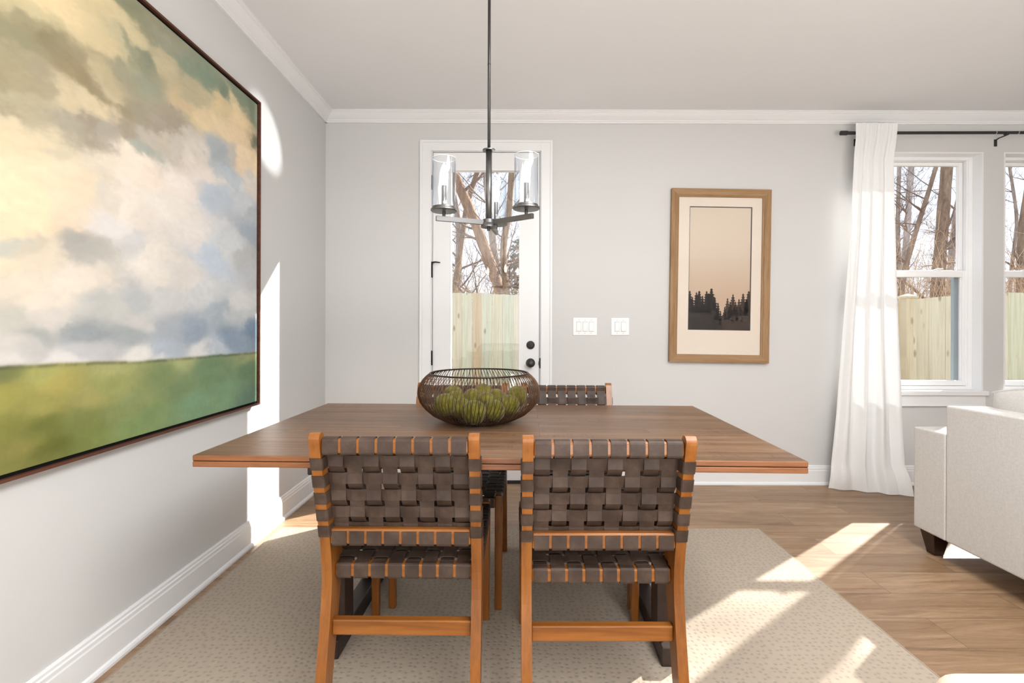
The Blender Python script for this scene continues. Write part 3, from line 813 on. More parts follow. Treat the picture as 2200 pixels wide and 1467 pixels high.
    for j,y in enumerate(ys):
        pts=[(-.215,y,.4610+sag(.3,y))]
        for i,x in enumerate(xs):
            o=-.0034*(1 if (i+j)%2 else -1)
            for dx in (-.013,.013): pts.append((x+dx,y,.4610+sag(x,y)+o))
        pts.append((.215,y,.4610+sag(.3,y))); b.ribbon(pts,(0,1,0),w2,th)
        for s in (-1,1):
            b.ribbon([(x,y,z) for x,z in loop_rect(s*.219,.4235+(y-.11)*.0363,.0150,.0215,.006)],(0,1,0),w2,th,True)
    b.build('woven_seat',M['leather'],root)
    return root
proto=build_chair()
CH=[((-.327,1.398,.010),-.6,'woven brown leather chair on the near side of the table, left of the pair'),
    ((.2625,1.372,.010),.3,'woven brown leather chair on the near side of the table, right of the pair'),
    ((-.262,2.604,.010),180-1.2,'woven leather chair on the far side of the table, behind the wire bowl'),
    ((.281,2.612,.010),180-1.0,'woven leather chair on the far side of the table, right of the wire bowl')]
for i,(loc,rz,lab) in enumerate(CH):
    c=proto if i==0 else copy_tree(proto)
    c.location=loc; c.rotation_euler=(0,0,math.radians(rz))
    tag(c,lab,'chair','woven leather dining chairs around the table')

# ------------------------------------------------------------------ wire bowl with moss balls
BX,BY,BZ=-.139,2.06,TZ
bowl=empty('wire_bowl',(BX,BY,BZ)); tag(bowl,'round bronze wire bowl holding green balls on the table','bowl')
prof=[(.085,.0045),(.115,.006),(.150,.014),(.190,.034),(.222,.062),(.243,.092),(.250,.120),(.246,.148),(.233,.172),(.216,.190),(.202,.201)]
def resamp(pf,n):
    P=np.array(pf); d=np.r_[0,np.cumsum(np.hypot(*np.diff(P,axis=0).T))]; t=np.linspace(0,d[-1],n)
    return np.interp(t,d,P[:,0]),np.interp(t,d,P[:,1])
R_,Z_=resamp(prof,18)
b=MB(); NW=104
for k in range(NW):
    for tw_,rr in ((.22,.00145),(-.10,.0012)):
        if tw_<0 and k%2: continue
        a=2*PI*k/NW
        pts=[((R_[i]+(.0012 if tw_>0 else -.0012))*math.cos(a+tw_*i/17),(R_[i]+(.0012 if tw_>0 else -.0012))*math.sin(a+tw_*i/17),Z_[i]) for i in range(18)]
        b.tube(pts,rr,4,cap=False)
b.build('wire_cage',M['wire'],bowl,smooth=True)
for nm,r,z,rr in (('rim',.202,.201,.0034),('base_ring',.086,.0032,.0030)):
    MB().tube([(r*math.cos(2*PI*k/64),r*math.sin(2*PI*k/64),z) for k in range(64)],rr,8,closed=True).build(nm,M['wiredark'],bowl,smooth=True)
b=MB(); 
for k in range(12):
    a=PI*k/12; b.tube([(-.086*math.cos(a),-.086*math.sin(a),.003),(.086*math.cos(a),.086*math.sin(a),.003)],.0012,4)
b.build('base_wires',M['wire'],bowl)
def icosphere(r,seed):
    bm=bmesh.new(); bmesh.ops.create_icosphere(bm,subdivisions=4,radius=r)
    rn=random.Random(seed); ph=rn.random()*6
    for v in bm.verts:
        n=v.co.normalized(); a=math.atan2(n.y,n.x)
        v.co*=1+.010*math.sin(a*14+ph)*abs(math.cos(math.asin(max(-1,min(1,n.z)))))+.008*math.sin(n.x*9+ph)*math.sin(n.y*11)*math.sin(n.z*8)
    me=bpy.data.meshes.new('moss_ball'); bm.to_mesh(me); bm.free()
    me.polygons.foreach_set('use_smooth',[True]*len(me.polygons)); me.materials.append(M['moss']); return me
BALLS=[(1019,886,1.915,.0475,'frontmost of the green moss balls, centre front of the wire bowl'),
 (957,870,1.985,.0460,'green moss ball at the front left of the wire bowl'),
 (1062,882,1.945,.0430,'green moss ball just right of the frontmost one in the bowl'),
 (1094,871,1.995,.0440,'green moss ball at the front right of the wire bowl'),
 (993,878,2.005,.0430,'green moss ball half hidden behind the frontmost one, to its left'),
 (979,861,2.075,.0420,'green moss ball second from the left in the bowl'),
 (1016,856,2.095,.0420,'green moss ball in the middle of the bowl, behind the frontmost'),
 (1045,862,2.040,.0380,'small green moss ball in the middle of the bowl, right of centre'),
 (1066,855,2.110,.0400,'green moss ball behind the two front right ones'),
 (974,849,2.165,.0430,'green moss ball at the back left of the wire bowl'),
 (1038,845,2.185,.0430,'green moss ball at the back centre of the wire bowl'),
 (1111,851,2.080,.0440,'green moss ball at the far right of the wire bowl')]
for i,(px,py,Y,r,lab) in enumerate(BALLS):
    me=icosphere(r,i); o=bpy.data.objects.new('moss_ball',me); COL.objects.link(o)
    o.location=((px-1102)*Y/F,Y,max(H-(py-701)*Y/F,TZ+.008+r)); o.rotation_euler=(i*.7,i*.4,i)
    tag(o,lab,'decorative ball','green moss balls in the wire bowl')

# ------------------------------------------------------------------ chandelier
CX,CY=-.101,2.055
ch=empty('chandelier',(CX,CY,CZ)); tag(ch,'pewter chandelier of three glass cylinder lights hanging over the table','chandelier')
zz=lambda z:z-CZ
MB().lathe([(.0,-.026),(.055,-.026),(.062,-.022),(.062,-.002),(.0,-.002)],32,cap=False).build('canopy',M['pewter'],ch,smooth=False)
b=MB(); b.lathe([(.0062,zz(1.885)),(.0062,-.02)],16); b.lathe([(.0068,zz(2.243)),(.0068,zz(2.247))],16); b.build('rod',M['pewterdark'],ch,smooth=True)
MB().lathe([(.002,zz(1.896)),(.010,zz(1.896)),(.026,zz(1.893)),(.026,zz(1.888)),(.002,zz(1.888))],32,cap=False).build('collar',M['pewter'],ch)
MB().lathe([(.0125,zz(1.588)),(.0125,zz(1.888))],24).build('column',M['pewter'],ch,smooth=True)
MB().lathe([(.026,zz(1.574)),(.033,zz(1.572)),(.033,zz(1.578)),(.026,zz(1.590)),(.025,zz(1.604)),(.002,zz(1.604))],32).build('hub',M['pewter'],ch)
MB().lathe([(.006,zz(1.558)),(.007,zz(1.560)),(.007,zz(1.574))],14).build('finial',M['pewterdark'],ch)
RS=.190
proto_arm=None
for k,ang in enumerate((203,-37,83)):
    if proto_arm is None:
        a=MB().box(.018,.222,-.0065,.0065,zz(1.581),zz(1.601)).build('arm',M['pewter'],ch,bevel=.001)
        MB().lathe([(.0065,zz(1.600)),(.0065,zz(1.622))],14,(RS,0,0)).build('stem',M['pewterdark'],a)
        MB().lathe([(.002,zz(1.619)),(.050,zz(1.620)),(.053,zz(1.623)),(.052,zz(1.629)),(.047,zz(1.632)),(.046,zz(1.638)),(.002,zz(1.638))],40,(RS,0,0),cap=False).build('cup',M['pewter'],a)
        MB().lathe([(.0095,zz(1.638)),(.0095,zz(1.723)),(.008,zz(1.725))],18,(RS,0,0)).build('candle_sleeve',M['pewter'],a,smooth=False)
        MB().lathe([(.006,zz(1.722)),(.0095,zz(1.728)),(.0145,zz(1.742)),(.0172,zz(1.757)),(.0165,zz(1.771)),(.0120,zz(1.789)),(.0065,zz(1.803)),(.002,zz(1.812))],20,(RS,0,0)).build('bulb',M['bulb'],a,smooth=True)
        MB().lathe([(.0462,zz(1.638)),(.0475,zz(1.640)),(.0475,zz(1.830)),(.0468,zz(1.832)),(.0455,zz(1.830)),(.0455,zz(1.640))],56,(RS,0,0),cap=False).build('glass_shade',M['shade'],a,smooth=True)
        t_rim=MB().tube([(RS+.0465*math.cos(2*PI*q/64),.0465*math.sin(2*PI*q/64),zz(1.8315)) for q in range(64)],.0011,6,closed=True)
        t_rim.build('shade_rim',M['vinyl'],a,smooth=True)
        proto_arm=a; c=a
    else: c=copy_tree(proto_arm,ch)
    c.rotation_euler=(0,0,math.radians(ang))

# ------------------------------------------------------------------ curtain and rod
rod=empty('curtain_rod',(0,D,0)); tag(rod,'matte black curtain rod with end cap above the windows','curtain rod')
ZR=2.569; YR=-.085
rx=lambda px:(px-1102)*(D+YR)/F
def rodx(m,x0,x1,r,n=16):
    m.tube([(x0,YR,ZR+(x0-2.4)*.005),(x1,YR,ZR+(x1-2.4)*.005)],r,n); return m
rodx(MB(),rx(1832),5.1,.0105).build('rod',M['rodblack'],rod,smooth=False)
b=MB(); x=rx(1804); q=lambda xx:(xx,YR,ZR+(xx-2.4)*.005)
b.tube([q(x),q(x+.004),q(x+.045),q(x+.060),q(x+.105)],[.010,.0165,.0165,.0125,.0118],18); b.build('end_cap',M['rodblack'],rod,smooth=False)
for px in (1836,2137):
    x=(px-1102)*D/F; b=MB(); b.box(x-.010,x+.010,-.005,0,2.505,2.556)
    b.tube([(x,-.004,2.550),(x+.0,-.03,2.557),(x,YR,ZR-.012)],.0045,8)
    b.lathe([(.013,-.011),(.013,.011)],16); 
    n=32; b.v[-n:]=[(x+pz,YR+px_,ZR+py_) for px_,py_,pz in b.v[-n:]]
    b.build('bracket',M['rodblack'],rod)
for px in (2138,2186):
    x=rx(px); MB().tube([(x-.002,YR,ZR+(x-2.4)*.005),(x+.002,YR,ZR+(x-2.4)*.005)],.0118,16).build('joint_ring',M['screw'],rod)

Lk=[(0,1838),(.04,1838),(.09,1834),(.30,1826),(.48,1815),(.68,1803),(.80,1796),(.90,1788),(.965,1782),(1,1779)]
Rk=[(0,1928),(.05,1924),(.10,1918),(.20,1919),(.42,1923),(.68,1932),(.86,1938),(.93,1942),(.97,1953),(1,1962)]
def cur(u,v):
    Yc=3.565
    ztop,zbot=2.628,.004
    z=ztop+(zbot-ztop)*v
    # floor end sweeps into the room towards the right
    fl=max(0,(v-.80)/.20); fl=fl*fl
    Y=Yc-fl*(.0+.150*u)+.02*fl*(1-u)
    xl=np.interp(v,*zip(*Lk)); xr=np.interp(v,*zip(*Rk))
    px=xl+(xr-xl)*u
    X=(px-1102)*Y/F
    amp=(.010+.030*min(1,v*2.2))*(1-.45*fl)
    f=math.sin(2*PI*(3.6*u+.18*math.sin(3*v)+.1))+.45*math.sin(2*PI*(7.3*u+.35*v+.4))*(1-.6*v)
    if v<.09: f+=.7*math.sin(2*PI*(11*u+.2))*(1-v/.09)
    edge=min(1,6*min(u,1-u)+.25)
    Y+=amp*f*edge*.62
    # gather pinch below the header
    g=math.exp(-((v-.10)/.05)**2)*math.exp(-((u-.62)/.2)**2); Y+=.012*g
    X+=.006*math.sin(2*PI*(5*u)+1.5)*min(1,v*3)
    if v>.93:
        k=(v-.93)/.07; Y-=.018*math.sin(k*PI)*(.5+.5*math.sin(u*9)); z+=.006*math.sin(u*13+1)*math.sin(k*PI)
    return (X,Y,max(z,.003))
cu=MB(); cu.grid(cur,150,150)
co=cu.build('curtain',M['curtain'],smooth=True)
tag(co,'white linen curtain panel pooling on the floor beside the window','curtain')
# small corner of the hem turned out on the floor
# ------------------------------------------------------------------ sofa
SX=2.12
sofa=empty('sofa',(0,0,0)); tag(sofa,'off-white upholstered sofa seen from behind at the right','sofa')
Y0,Y1=.42,2.625; zb=.116
def soft(x0,x1,y0,y1,z0,z1,r,seg=4):
    return MB().box(x0,x1,y0,y1,z0,z1)
# back: top slightly crowned
bk=MB(); N=14
def crown(y):
    return .782+.012*math.sin(PI*(y-Y0)/(2.437-Y0))
for i in range(N):
    ya=Y0+.19+(2.437-Y0-.19)*i/N; yb=Y0+.19+(2.437-Y0-.19)*(i+1)/N
ys=[Y0+.19+(2.437-Y0-.19)*i/N for i in range(N+1)]
vs=[]; 
for y in ys:
    c=crown(y); vs+= [(SX,y,zb),(SX+.17,y,zb),(SX+.20,y,c-.002),(SX,y,c)]
fs=[]
for i in range(N):
    for k in range(4): fs.append((i*4+k,i*4+(k+1)%4,(i+1)*4+(k+1)%4,(i+1)*4+k))
fs+=[(0,1,2,3),tuple(4*N+k for k in (3,2,1,0))]
bk.add(vs,fs); bk.build('backrest',M['sofa'],sofa,bevel=.009,seg=3,smooth=False)
MB().box(SX,3.02,2.437,2.632,zb,.642).build('arm',M['sofa'],sofa,bevel=.009,seg=3)
MB().box(SX,3.02,Y0,Y0+.19,zb,.642).build('arm',M['sofa'],sofa,bevel=.009,seg=3)
MB().box(SX+.17,2.98,Y0+.19,2.437,zb+.01,.33).build('seat_base',M['sofa'],sofa,bevel=.012,seg=3)
ym=(Y0+.19+2.437)/2
for a,c in ((Y0+.195,ym-.003),(ym+.003,2.432)):
    MB().box(SX+.20,3.03,a,c,.332,.475).build('seat_cushion',M['sofa'],sofa,bevel=.045,seg=5,smooth=True)
def cushion(y0,y1):
    m=MB()
    def fn(u,v):
        a=2*PI*u; 
        return None
    bm_pts=[]
    nu,nv=24,18
    def sh(i,j,side):
        y=y0+(y1-y0)*i/nu; t=j/nv; z=.478+(.872-.478)*t
        ex=1-abs(2*i/nu-1)**5; ez=1-abs(2*t-1)**5
        th=.035+.075*max(0,min(1,ex*ez))**.5
        corner=.012*(abs(2*i/nu-1)**4)*(t**4)
        zc=z+.030*math.sin(PI*i/nu)*t-corner*2
        xc=SX+.292+.0*(1-t)-.045*t
        return (xc+side*th,y,zc)
    for sd in (-1,1):
        vs=[sh(i,j,sd) for j in range(nv+1) for i in range(nu+1)]
        fs=[(j*(nu+1)+i,j*(nu+1)+i+1,(j+1)*(nu+1)+i+1,(j+1)*(nu+1)+i) for j in range(nv) for i in range(nu)]
        m.add(vs,fs)
    off=(nu+1)*(nv+1)
    rim=[i for i in range(nu+1)]+[j*(nu+1)+nu for j in range(1,nv+1)]+[nv*(nu+1)+i for i in range(nu-1,-1,-1)]+[j*(nu+1) for j in range(nv-1,0,-1)]
    for a,c in zip(rim,rim[1:]+rim[:1]): m.f.append((a,c,off+c,off+a)); m.mi.append(0)
    o=m.build('back_cushion',M['sofa'],sofa,smooth=True)
    p=[Vector(m.v[a]) for a in rim]
    MB().tube([(v.x-.001,v.y,v.z) for v in p],.005,6,closed=True).build('piping',M['sofa'],o,smooth=True)
    return o
cushion(Y0+.20,ym-.004); cushion(ym+.004,2.418)
for x,y in ((SX+.055,2.56),(SX+.055,Y0+.07),(2.95,2.56),(2.95,Y0+.07)):
    b=MB(); t,w_=.044,.024
    b.add([(x-w_,y-w_,0),(x+w_,y-w_,0),(x+w_,y+w_,0),(x-w_,y+w_,0),(x-t,y-t,zb-.001),(x+t,y-t,zb-.001),(x+t,y+t,zb-.001),(x-t,y+t,zb-.001)],[(0,3,2,1),(4,5,6,7),(0,1,5,4),(1,2,6,5),(2,3,7,6),(3,0,4,7)])
    b.build('leg',M['sofaleg'],sofa,bevel=.003)

# ------------------------------------------------------------------ cream pouf, only its top edge is in view
pf=empty('cream_ottoman',(1.115,.62,.0)); tag(pf,'cream upholstered ottoman with rounded edges at the bottom right corner','ottoman')
MB().box(-.36,.36,-.30,.30,.10,.546).build('body',M['pouf'],pf,bevel=.045,seg=6,smooth=True)
b=MB(); b.tube([(-.362,-.26,.40),(-.362,.26,.40),(-.32,.302,.40),(.32,.302,.40),(.362,.26,.40),(.362,-.26,.40),(.32,-.302,.40),(-.32,-.302,.40)],.004,6,closed=True); b.build('piping',M['pouf'],pf)
for sx in (-1,1):
    for sy in (-1,1): MB().lathe([(.018,.0),(.026,.10)],14,(sx*.28,sy*.22,.010)).build('foot',M['sofaleg'],pf)

# ------------------------------------------------------------------ outside
GZ=-.35
struct(MB().box(-30,60,D+W+.001,60,GZ-.1,GZ).build('ground',M['ground']))
fence=empty('wooden_fence',(0,0,GZ)); tag(fence,'tall new pine board fence behind the house','fence')
def boards(nm,p0,p1,zt0,zt1,seed):
    p0=Vector(p0); p1=Vector(p1); L=(p1-p0).length; d=(p1-p0)/L; nrm=Vector((d.y,-d.x))
    if nrm.y>0: nrm=-nrm
    n=int(L/.143); bw=L/n; rn=random.Random(seed); m=MB(); uvs=[]
    for k in range(n):
        a=p0+d*(k*bw+.0012); c=p0+d*((k+1)*bw-.0012)
        za=zt0+(zt1-zt0)*k/n+rn.uniform(-.006,.006); zc=zt0+(zt1-zt0)*(k+1)/n
        j=rn.uniform(-.003,.003)
        q=[a+nrm*(.008+j),c+nrm*(.008+j),c-nrm*.008,a-nrm*.008]
        zt=[za,zc,zc,za]
        vs=[(v.x,v.y,0) for v in q]+[(v.x,v.y,t-GZ) for v,t in zip(q,zt)]
        m.add(vs,[(0,3,2,1),(4,5,6,7),(0,1,5,4),(1,2,6,5),(2,3,7,6),(3,0,4,7)])
        u0=(k+seed*40)*.143+.002; u1=u0+.139
        uvs+= [u0,u1,u1,u0]*2
    o=m.build(nm,M['fence'],fence)
    uv=o.data.uv_layers.new(name='UVMap')
    for lp in o.data.loops:
        uv.data[lp.index].uv=(uvs[lp.vertex_index],m.v[lp.vertex_index][2])
    # rails behind
    for z in (.35,1.0,1.6):
        r=MB(); a=p0-nrm*.012; c=p1-nrm*.012; e_=-nrm*.04
        r.add([(a.x,a.y,z),(c.x,c.y,z),(c.x+e_.x,c.y+e_.y,z),(a.x+e_.x,a.y+e_.y,z),(a.x,a.y,z+.09),(c.x,c.y,z+.09),(c.x+e_.x,c.y+e_.y,z+.09),(a.x+e_.x,a.y+e_.y,z+.09)],[(0,3,2,1),(4,5,6,7),(0,1,5,4),(1,2,6,5),(2,3,7,6),(3,0,4,7)])
        ro=r.build('fence_rail',M['fence'],fence)
        ro.data.uv_layers.new(name='UVMap')
PO=(4.21,5.34)
boards('board_panel',(-3.2,7.0),(-.43,7.05),1.66,1.632,1)
boards('board_panel',(-.447,7.05),(.9,7.15),1.632,1.565,2)
boards('board_panel',(.9,7.15),(PO[0]-.06,PO[1]+.02),1.565,1.45,3)
boards('board_panel',(PO[0]+.06,PO[1]-.02),(4.93,5.28),1.462,1.530,4)
boards('board_panel',(4.93,5.28),(8.6,5.0),1.530,1.545,5)
for (x,y,zt) in ((PO[0],PO[1]-.03,1.475),(.9,7.22,1.60),(7.0,5.25,1.60)):
    b=MB(); b.box(x-.055,x+.055,y-.055,y+.055,0,zt-GZ); b.box(x-.066,x+.066,y-.066,y+.066,zt-GZ,zt-GZ+.022); 
    b.add([(x-.06,y-.06,zt-GZ+.022),(x+.06,y-.06,zt-GZ+.022),(x+.06,y+.06,zt-GZ+.022),(x-.06,y+.06,zt-GZ+.022),(x,y,zt-GZ+.05)],[(0,1,4),(1,2,4),(2,3,4),(3,0,4),(0,3,2,1)])
    o=b.build('post',M['fence'],fence); uv=o.data.uv_layers.new(name='UVMap')
    for lp in o.data.loops:
        v=b.v[lp.vertex_index]; uv.data[lp.index].uv=(90+(v[0]-x)*.9+.07,v[2])

def grow(m,p,d,L,r,lev,rn,droop=.0):
    """recursive twigs"""
    n=5; pts=[p.copy()]; rs=[r]; q=p.copy(); dd=d.copy()
    for k in range(n):
        dd=(dd+Vector((rn.uniform(-1,1),rn.uniform(-1,1),rn.uniform(-.8,1)))*.20).normalized()
        q=q+dd*(L/n); pts.append(q.copy()); rs.append(r*(1-.75*(k+1)/n))
    m.tube(pts,rs,5 if lev>1 else 3,cap=False)
    if lev>0:
        for k in range(rn.randint(3,5)):
            i=rn.randint(1,n); base=pts[i]
            ax=Vector((rn.uniform(-1,1),rn.uniform(-1,1),rn.uniform(-.3,.9))).normalized()
            nd=(dd*.7+ax*.8).normalized()
            grow(m,base,nd,L*rn.uniform(.45,.75),max(rs[i]*.62,.0035),lev-1,rn)
def tree(px,Y,mat,nb,seed,label,r0,r1,Lb=1.6,lev=3,zmin=.9,zmax=9):
    """px: trunk line as picture points at distance Y"""
    pts=[Vector(((x-1102)*Y/F,Y+dy,H-(y-701)*Y/F)) for x,y,dy in px]
    base=pts[0].copy(); lead=pts[0]-pts[1]
    if base.z>GZ: 
        base=base+Vector((lead.x*.15,lead.y*.15,0)); base.z=GZ-.05
        pts=[base]+pts
    # extend the top
    top=pts[-1]; dirv=(pts[-1]-pts[-2]).normalized(); pts.append(top+dirv*1.1); pts.append(top+dirv*2.0+Vector((.1,0,.2)))
    # resample smooth
    P=np.array([tuple(v) for v in pts]); dd=np.r_[0,np.cumsum(np.linalg.norm(np.diff(P,axis=0),axis=1))]
    t=np.linspace(0,dd[-1],26); Q=[Vector([np.interp(s,dd,P[:,k]) for k in range(3)]) for s in t]
    Q=[Q[0]]+[(Q[i-1]+Q[i]*2+Q[i+1])/4 for i in range(1,25)]+[Q[25]]
    rn=random.Random(seed)
    rs=[r0+(r1-r0)*i/25 for i in range(26)]; rs[0]*=1.35; rs[1]*=1.1
    root=empty('bare_tree',(Q[0].x,Q[0].y,GZ)); tag(root,label,'tree','bare winter trees behind the fence')
    o_=Vector(root.location)
    m=MB(); m.tube([v-o_ for v in Q],[r*(1+rn.uniform(-.08,.08)) for r in rs],10); m.build('trunk',mat,root,smooth=True)
    m=MB()
    for k in range(nb):
        i=rn.randint(5,25); 
        if Q[i].z<zmin: continue
        a=rn.uniform(0,2*PI); up=rn.uniform(.1,.9)
        d=Vector((math.cos(a),math.sin(a)*.6,up)).normalized()
        L=Lb*rn.uniform(.6,1.3)*(1-.4*i/25)
        grow(m,Q[i]-o_,d,L,max(rs[i]*rn.uniform(.22,.42),.008),lev,rn)
    m.build('branches',M['twig'],root,smooth=True)
    return root
tree([(1080,640,0),(1060,585,0),(1036,520,0),(1014,462,0),(975,378,0)],10.5,M['barkred'],16,1,'thick bare tree leaning left, seen through the door glass',.135,.10)
tree([(1078,640,0),(1064,560,0),(1055,480,0),(1044,365,0)],11.2,M['barkgrey'],14,2,'upright grey bare tree in the middle of the door glass',.115,.075)
tree([(1090,640,0),(1084,585,0),(1078,530,0),(1092,470,0),(1099,365,0)],10.0,M['bark'],14,3,'bare tree with a kinked trunk at the right of the door glass',.085,.055)
tree([(976,625,0),(984,570,0),(994,500,0),(1001,440,0),(1024,372,0)],12.0,M['bark'],14,4,'thin bare tree at the left of the door glass',.090,.045)
tree([(985,480,0),(978,430,0),(968,385,0)],13.0,M['barkgrey'],10,44,'pale leaning bare tree behind the left edge of the door glass',.10,.06)
tree([(2012,650,0),(2018,560,0),(2026,450,0),(2034,350,0)],12.5,M['bark'],12,5,'massive straight tree trunk filling the middle of the near window',.145,.125,1.5)
tree([(1934,625,0),(1944,575,0),(1962,510,0),(1985,440,0),(2012,350,0)],11.5,M['bark'],14,6,'bare tree stem slanting right in the near window',.075,.03)
tree([(1932,625,0),(1945,540,0),(1951,450,0),(1957,350,0)],13.0,M['barkpale'],9,7,'slim pale birch stem left of the massive trunk',.085,.06)
tree([(1938,640,0),(1930,560,0),(1928,480,0),(1931,352,0)],14.0,M['barkgrey'],9,8,'thin grey stem next to the curtain edge in the near window',.06,.05)
tree([(2040,600,0),(2046,520,0),(2056,450,0),(2072,370,0)],15.0,M['barkgrey'],10,9,'grey forked tree right of the massive trunk in the near window',.10,.07)
tree([(2192,660,0),(2196,590,0),(2196,500,0),(2210,400,0)],11.0,M['bark'],14,10,'dark bare tree at the right edge of the far window',.12,.06)
tree([(2168,640,0),(2174,560,0),(2186,470,0),(2172,380,0)],14.5,M['barkgrey'],12,12,'slender bare tree in the far window, left of the dark one',.055,.03)

tall=empty('sun_blocker_tree',(14.35,11.55,GZ)); tag(tall,'unseen tall bare tree beyond the right edge, added to shade the far window','tree')  # added trunk outside the view, weakens the sun through the far window
rn=random.Random(77); m=MB(); m.tube([(rn.uniform(-.02,.02),rn.uniform(-.02,.02),k*.9) for k in range(16)],[.30-.006*k for k in range(16)],12); m.build('trunk',M['bark'],tall,smooth=True)
m=MB()
for k in range(10):
    a=rn.uniform(0,2*PI); grow(m,Vector((0,0,9+k*.45)),Vector((math.cos(a),math.sin(a),.7)).normalized(),2.4,.07,2,rn)
m.build('branches',M['twig'],tall,smooth=True)
def thicket(name,label,mat,n,xr,yr,hr,r,seed,lean=.5,arch=.4):
    rn=random.Random(seed); m=MB()
    for k in range(n):
        x=rn.uniform(*xr); y=rn.uniform(*yr); h=rn.uniform(*hr)
        a=rn.uniform(0,2*PI); l=rn.uniform(.1,lean)*h
        p0=Vector((x,y,0)); p2=Vector((x+l*math.cos(a),y+l*math.sin(a)*.4,h)); mid=(p0+p2)/2+Vector((rn.uniform(-.2,.2),0,rn.uniform(0,arch)*h))
        pts=[p0.lerp(mid,t).lerp(mid.lerp(p2,t),t) for t in (0,.25,.5,.75,1)]
        m.tube(pts,[r,r*.9,r*.75,r*.55,r*.3],3,cap=False)
        for q in range(4):
            b0=pts[rn.randint(1,4)]; d=Vector((rn.uniform(-1,1),rn.uniform(-.5,.5),rn.uniform(-.2,.9)))*rn.uniform(.2,.75)
            m.tube([b0,b0+d*.5+Vector((0,0,.06)),b0+d],[r*.5,r*.35,r*.2],3,cap=False)
    o=m.build(name,mat,loc=(0,0,GZ)); tag(o,label,'bushes',kind='stuff'); return o
thicket('dry_undergrowth','tangle of dry brown undergrowth above the fence',M['brush'],520,(-3.5,3.0),(8.8,11.5),(1.4,2.7),.008,1)
thicket('bramble_thicket','sunlit tangle of bare brambles seen in the windows',M['brush'],1500,(5.5,14.5),(8.0,14.5),(1.6,3.3),.0075,2)
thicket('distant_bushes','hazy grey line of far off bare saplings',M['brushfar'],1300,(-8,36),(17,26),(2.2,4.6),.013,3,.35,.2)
# evergreen at the right of the door glass
ev=empty('evergreen_tree',(.25,15.5,GZ)); tag(ev,'small blue-green evergreen at the right side of the door glass','tree')
MB().lathe([(.10,0),(.03,3.6)],10).build('trunk',M['bark'],ev)
rn=random.Random(9); m=MB()
for k in range(230):
    z=rn.uniform(1.2,4.2); R=(4.6-z)*.30+.12; a=rn.uniform(0,2*PI); p=Vector((math.cos(a)*R*.25,math.sin(a)*R*.25,z)); e_=Vector((math.cos(a)*R,math.sin(a)*R,z-.12+rn.uniform(-.1,.25)))
    for q in range(7):
        c=p.lerp(e_,q/7); d=Vector((rn.uniform(-.16,.16),rn.uniform(-.16,.16),rn.uniform(-.10,.12))); s_=Vector((rn.uniform(-.03,.03),rn.uniform(-.03,.03),.03))
        m.add([c,c+d*.5+s_,c+d,c+d*.5-s_],[(0,1,2,3)])
m.build('foliage',M['needles'],ev)

# ------------------------------------------------------------------ light
def look(o,d): o.rotation_euler=Vector(d).to_track_quat('-Z','Y').to_euler()
sd=bpy.data.lights.new('sun','SUN'); sd.energy=18.0; sd.angle=math.radians(.6); sd.color=(1,.97,.92)
so=bpy.data.objects.new('sun',sd); COL.objects.link(so); so.location=(8,10,9)
hz=math.hypot(1,.785); look(so,(-1,-.785,-.613*hz))
def area(name,loc,d,sx,sy,e,c=(1,1,1)):
    l=bpy.data.lights.new(name,'AREA'); l.shape='RECTANGLE'; l.size=sx; l.size_y=sy; l.energy=e; l.color=c
    o=bpy.data.objects.new(name,l); COL.objects.link(o); o.location=loc; o.rotation_euler=d; return o
area('ceiling_fill',(1.0,-1.1,2.70),(0,math.radians(6),0),1.4,5.0,265,(.975,.988,1))  # added broad fill, stands in for recessed ceiling lights behind the camera
area('bounce_fill',(1.3,-2.2,.12),(PI,0,0),3.6,2.6,300,(.975,.988,1))  # added up-facing fill near the floor, brightens the ceiling
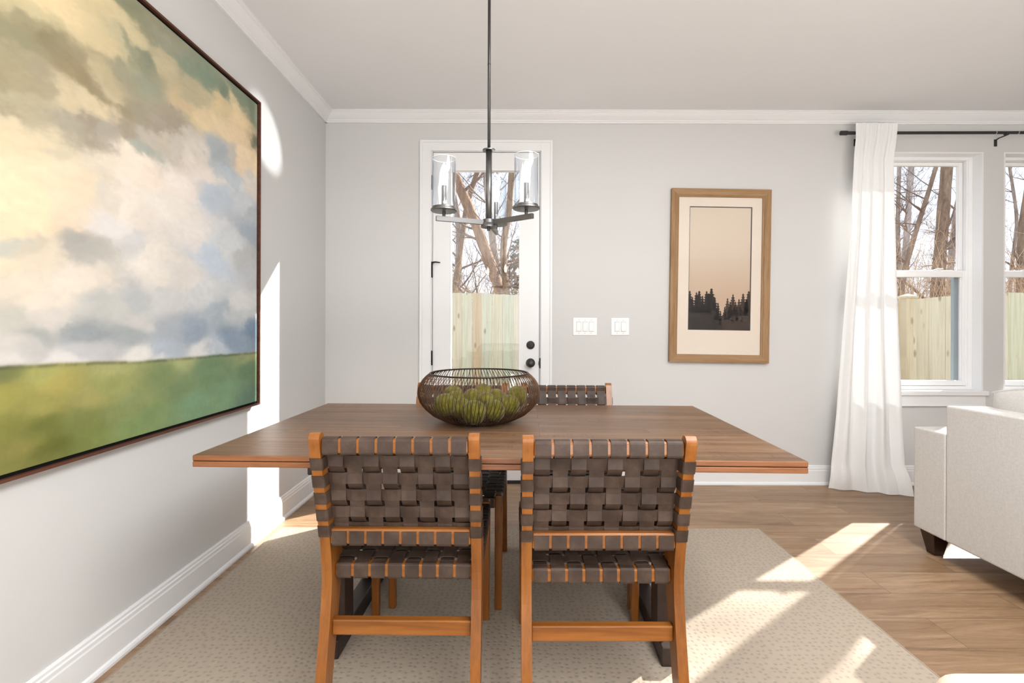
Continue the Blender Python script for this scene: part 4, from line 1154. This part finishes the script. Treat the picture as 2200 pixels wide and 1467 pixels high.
sp_=bpy.data.lights.new('glint_spot','SPOT'); sp_.energy=1500; sp_.spot_size=math.radians(3.7); sp_.spot_blend=.15; sp_.shadow_soft_size=.03
go=bpy.data.objects.new('glint_spot',sp_); COL.objects.link(go); go.location=(1.81,5.33,-.24); look(go,(-3.20,-2.53,2.47))  # added spot imitating sun reflected up through the door onto the left wall
wd=bpy.data.worlds.new('winter_sky'); SC.world=wd; wd.use_nodes=True
nt=wd.node_tree; nt.nodes.clear()
out=nt.nodes.new('ShaderNodeOutputWorld'); bg=nt.nodes.new('ShaderNodeBackground'); tc=nt.nodes.new('ShaderNodeTexCoord'); sp=nt.nodes.new('ShaderNodeSeparateXYZ'); rp=nt.nodes.new('ShaderNodeValToRGB')
nt.links.new(tc.outputs['Generated'],sp.inputs[0]); nt.links.new(sp.outputs[2],rp.inputs[0]); nt.links.new(rp.outputs[0],bg.inputs[0]); nt.links.new(bg.outputs[0],out.inputs[0])
e=rp.color_ramp.elements; e[0].position=0; e[0].color=(.93,.95,1,1); e[1].position=.6; e[1].color=(.60,.74,1,1)
bg.inputs[1].default_value=1.55

# ------------------------------------------------------------------ camera and film
cd=bpy.data.cameras.new('camera'); cd.sensor_width=36; cd.lens=F/2200*36; cd.shift_x=-2/2200; cd.shift_y=-32.5/2200; cd.clip_start=.02; cd.clip_end=300
cam=bpy.data.objects.new('camera',cd); COL.objects.link(cam); cam.location=(0,0,H); cam.rotation_euler=(PI/2,-math.radians(.15),0)
SC.camera=cam
SC.view_settings.view_transform='Standard'; SC.view_settings.look='None'; SC.view_settings.exposure=-.03; SC.view_settings.gamma=1
cy=SC.cycles; cy.use_denoising=True
try: cy.denoiser='OPENIMAGEDENOISE'
except Exception: pass
cy.max_bounces=7; cy.diffuse_bounces=4; cy.glossy_bounces=3; cy.transmission_bounces=4; cy.transparent_max_bounces=18
cy.caustics_reflective=False; cy.caustics_refractive=False; cy.sample_clamp_indirect=6; cy.use_adaptive_sampling=True; cy.adaptive_threshold=.09
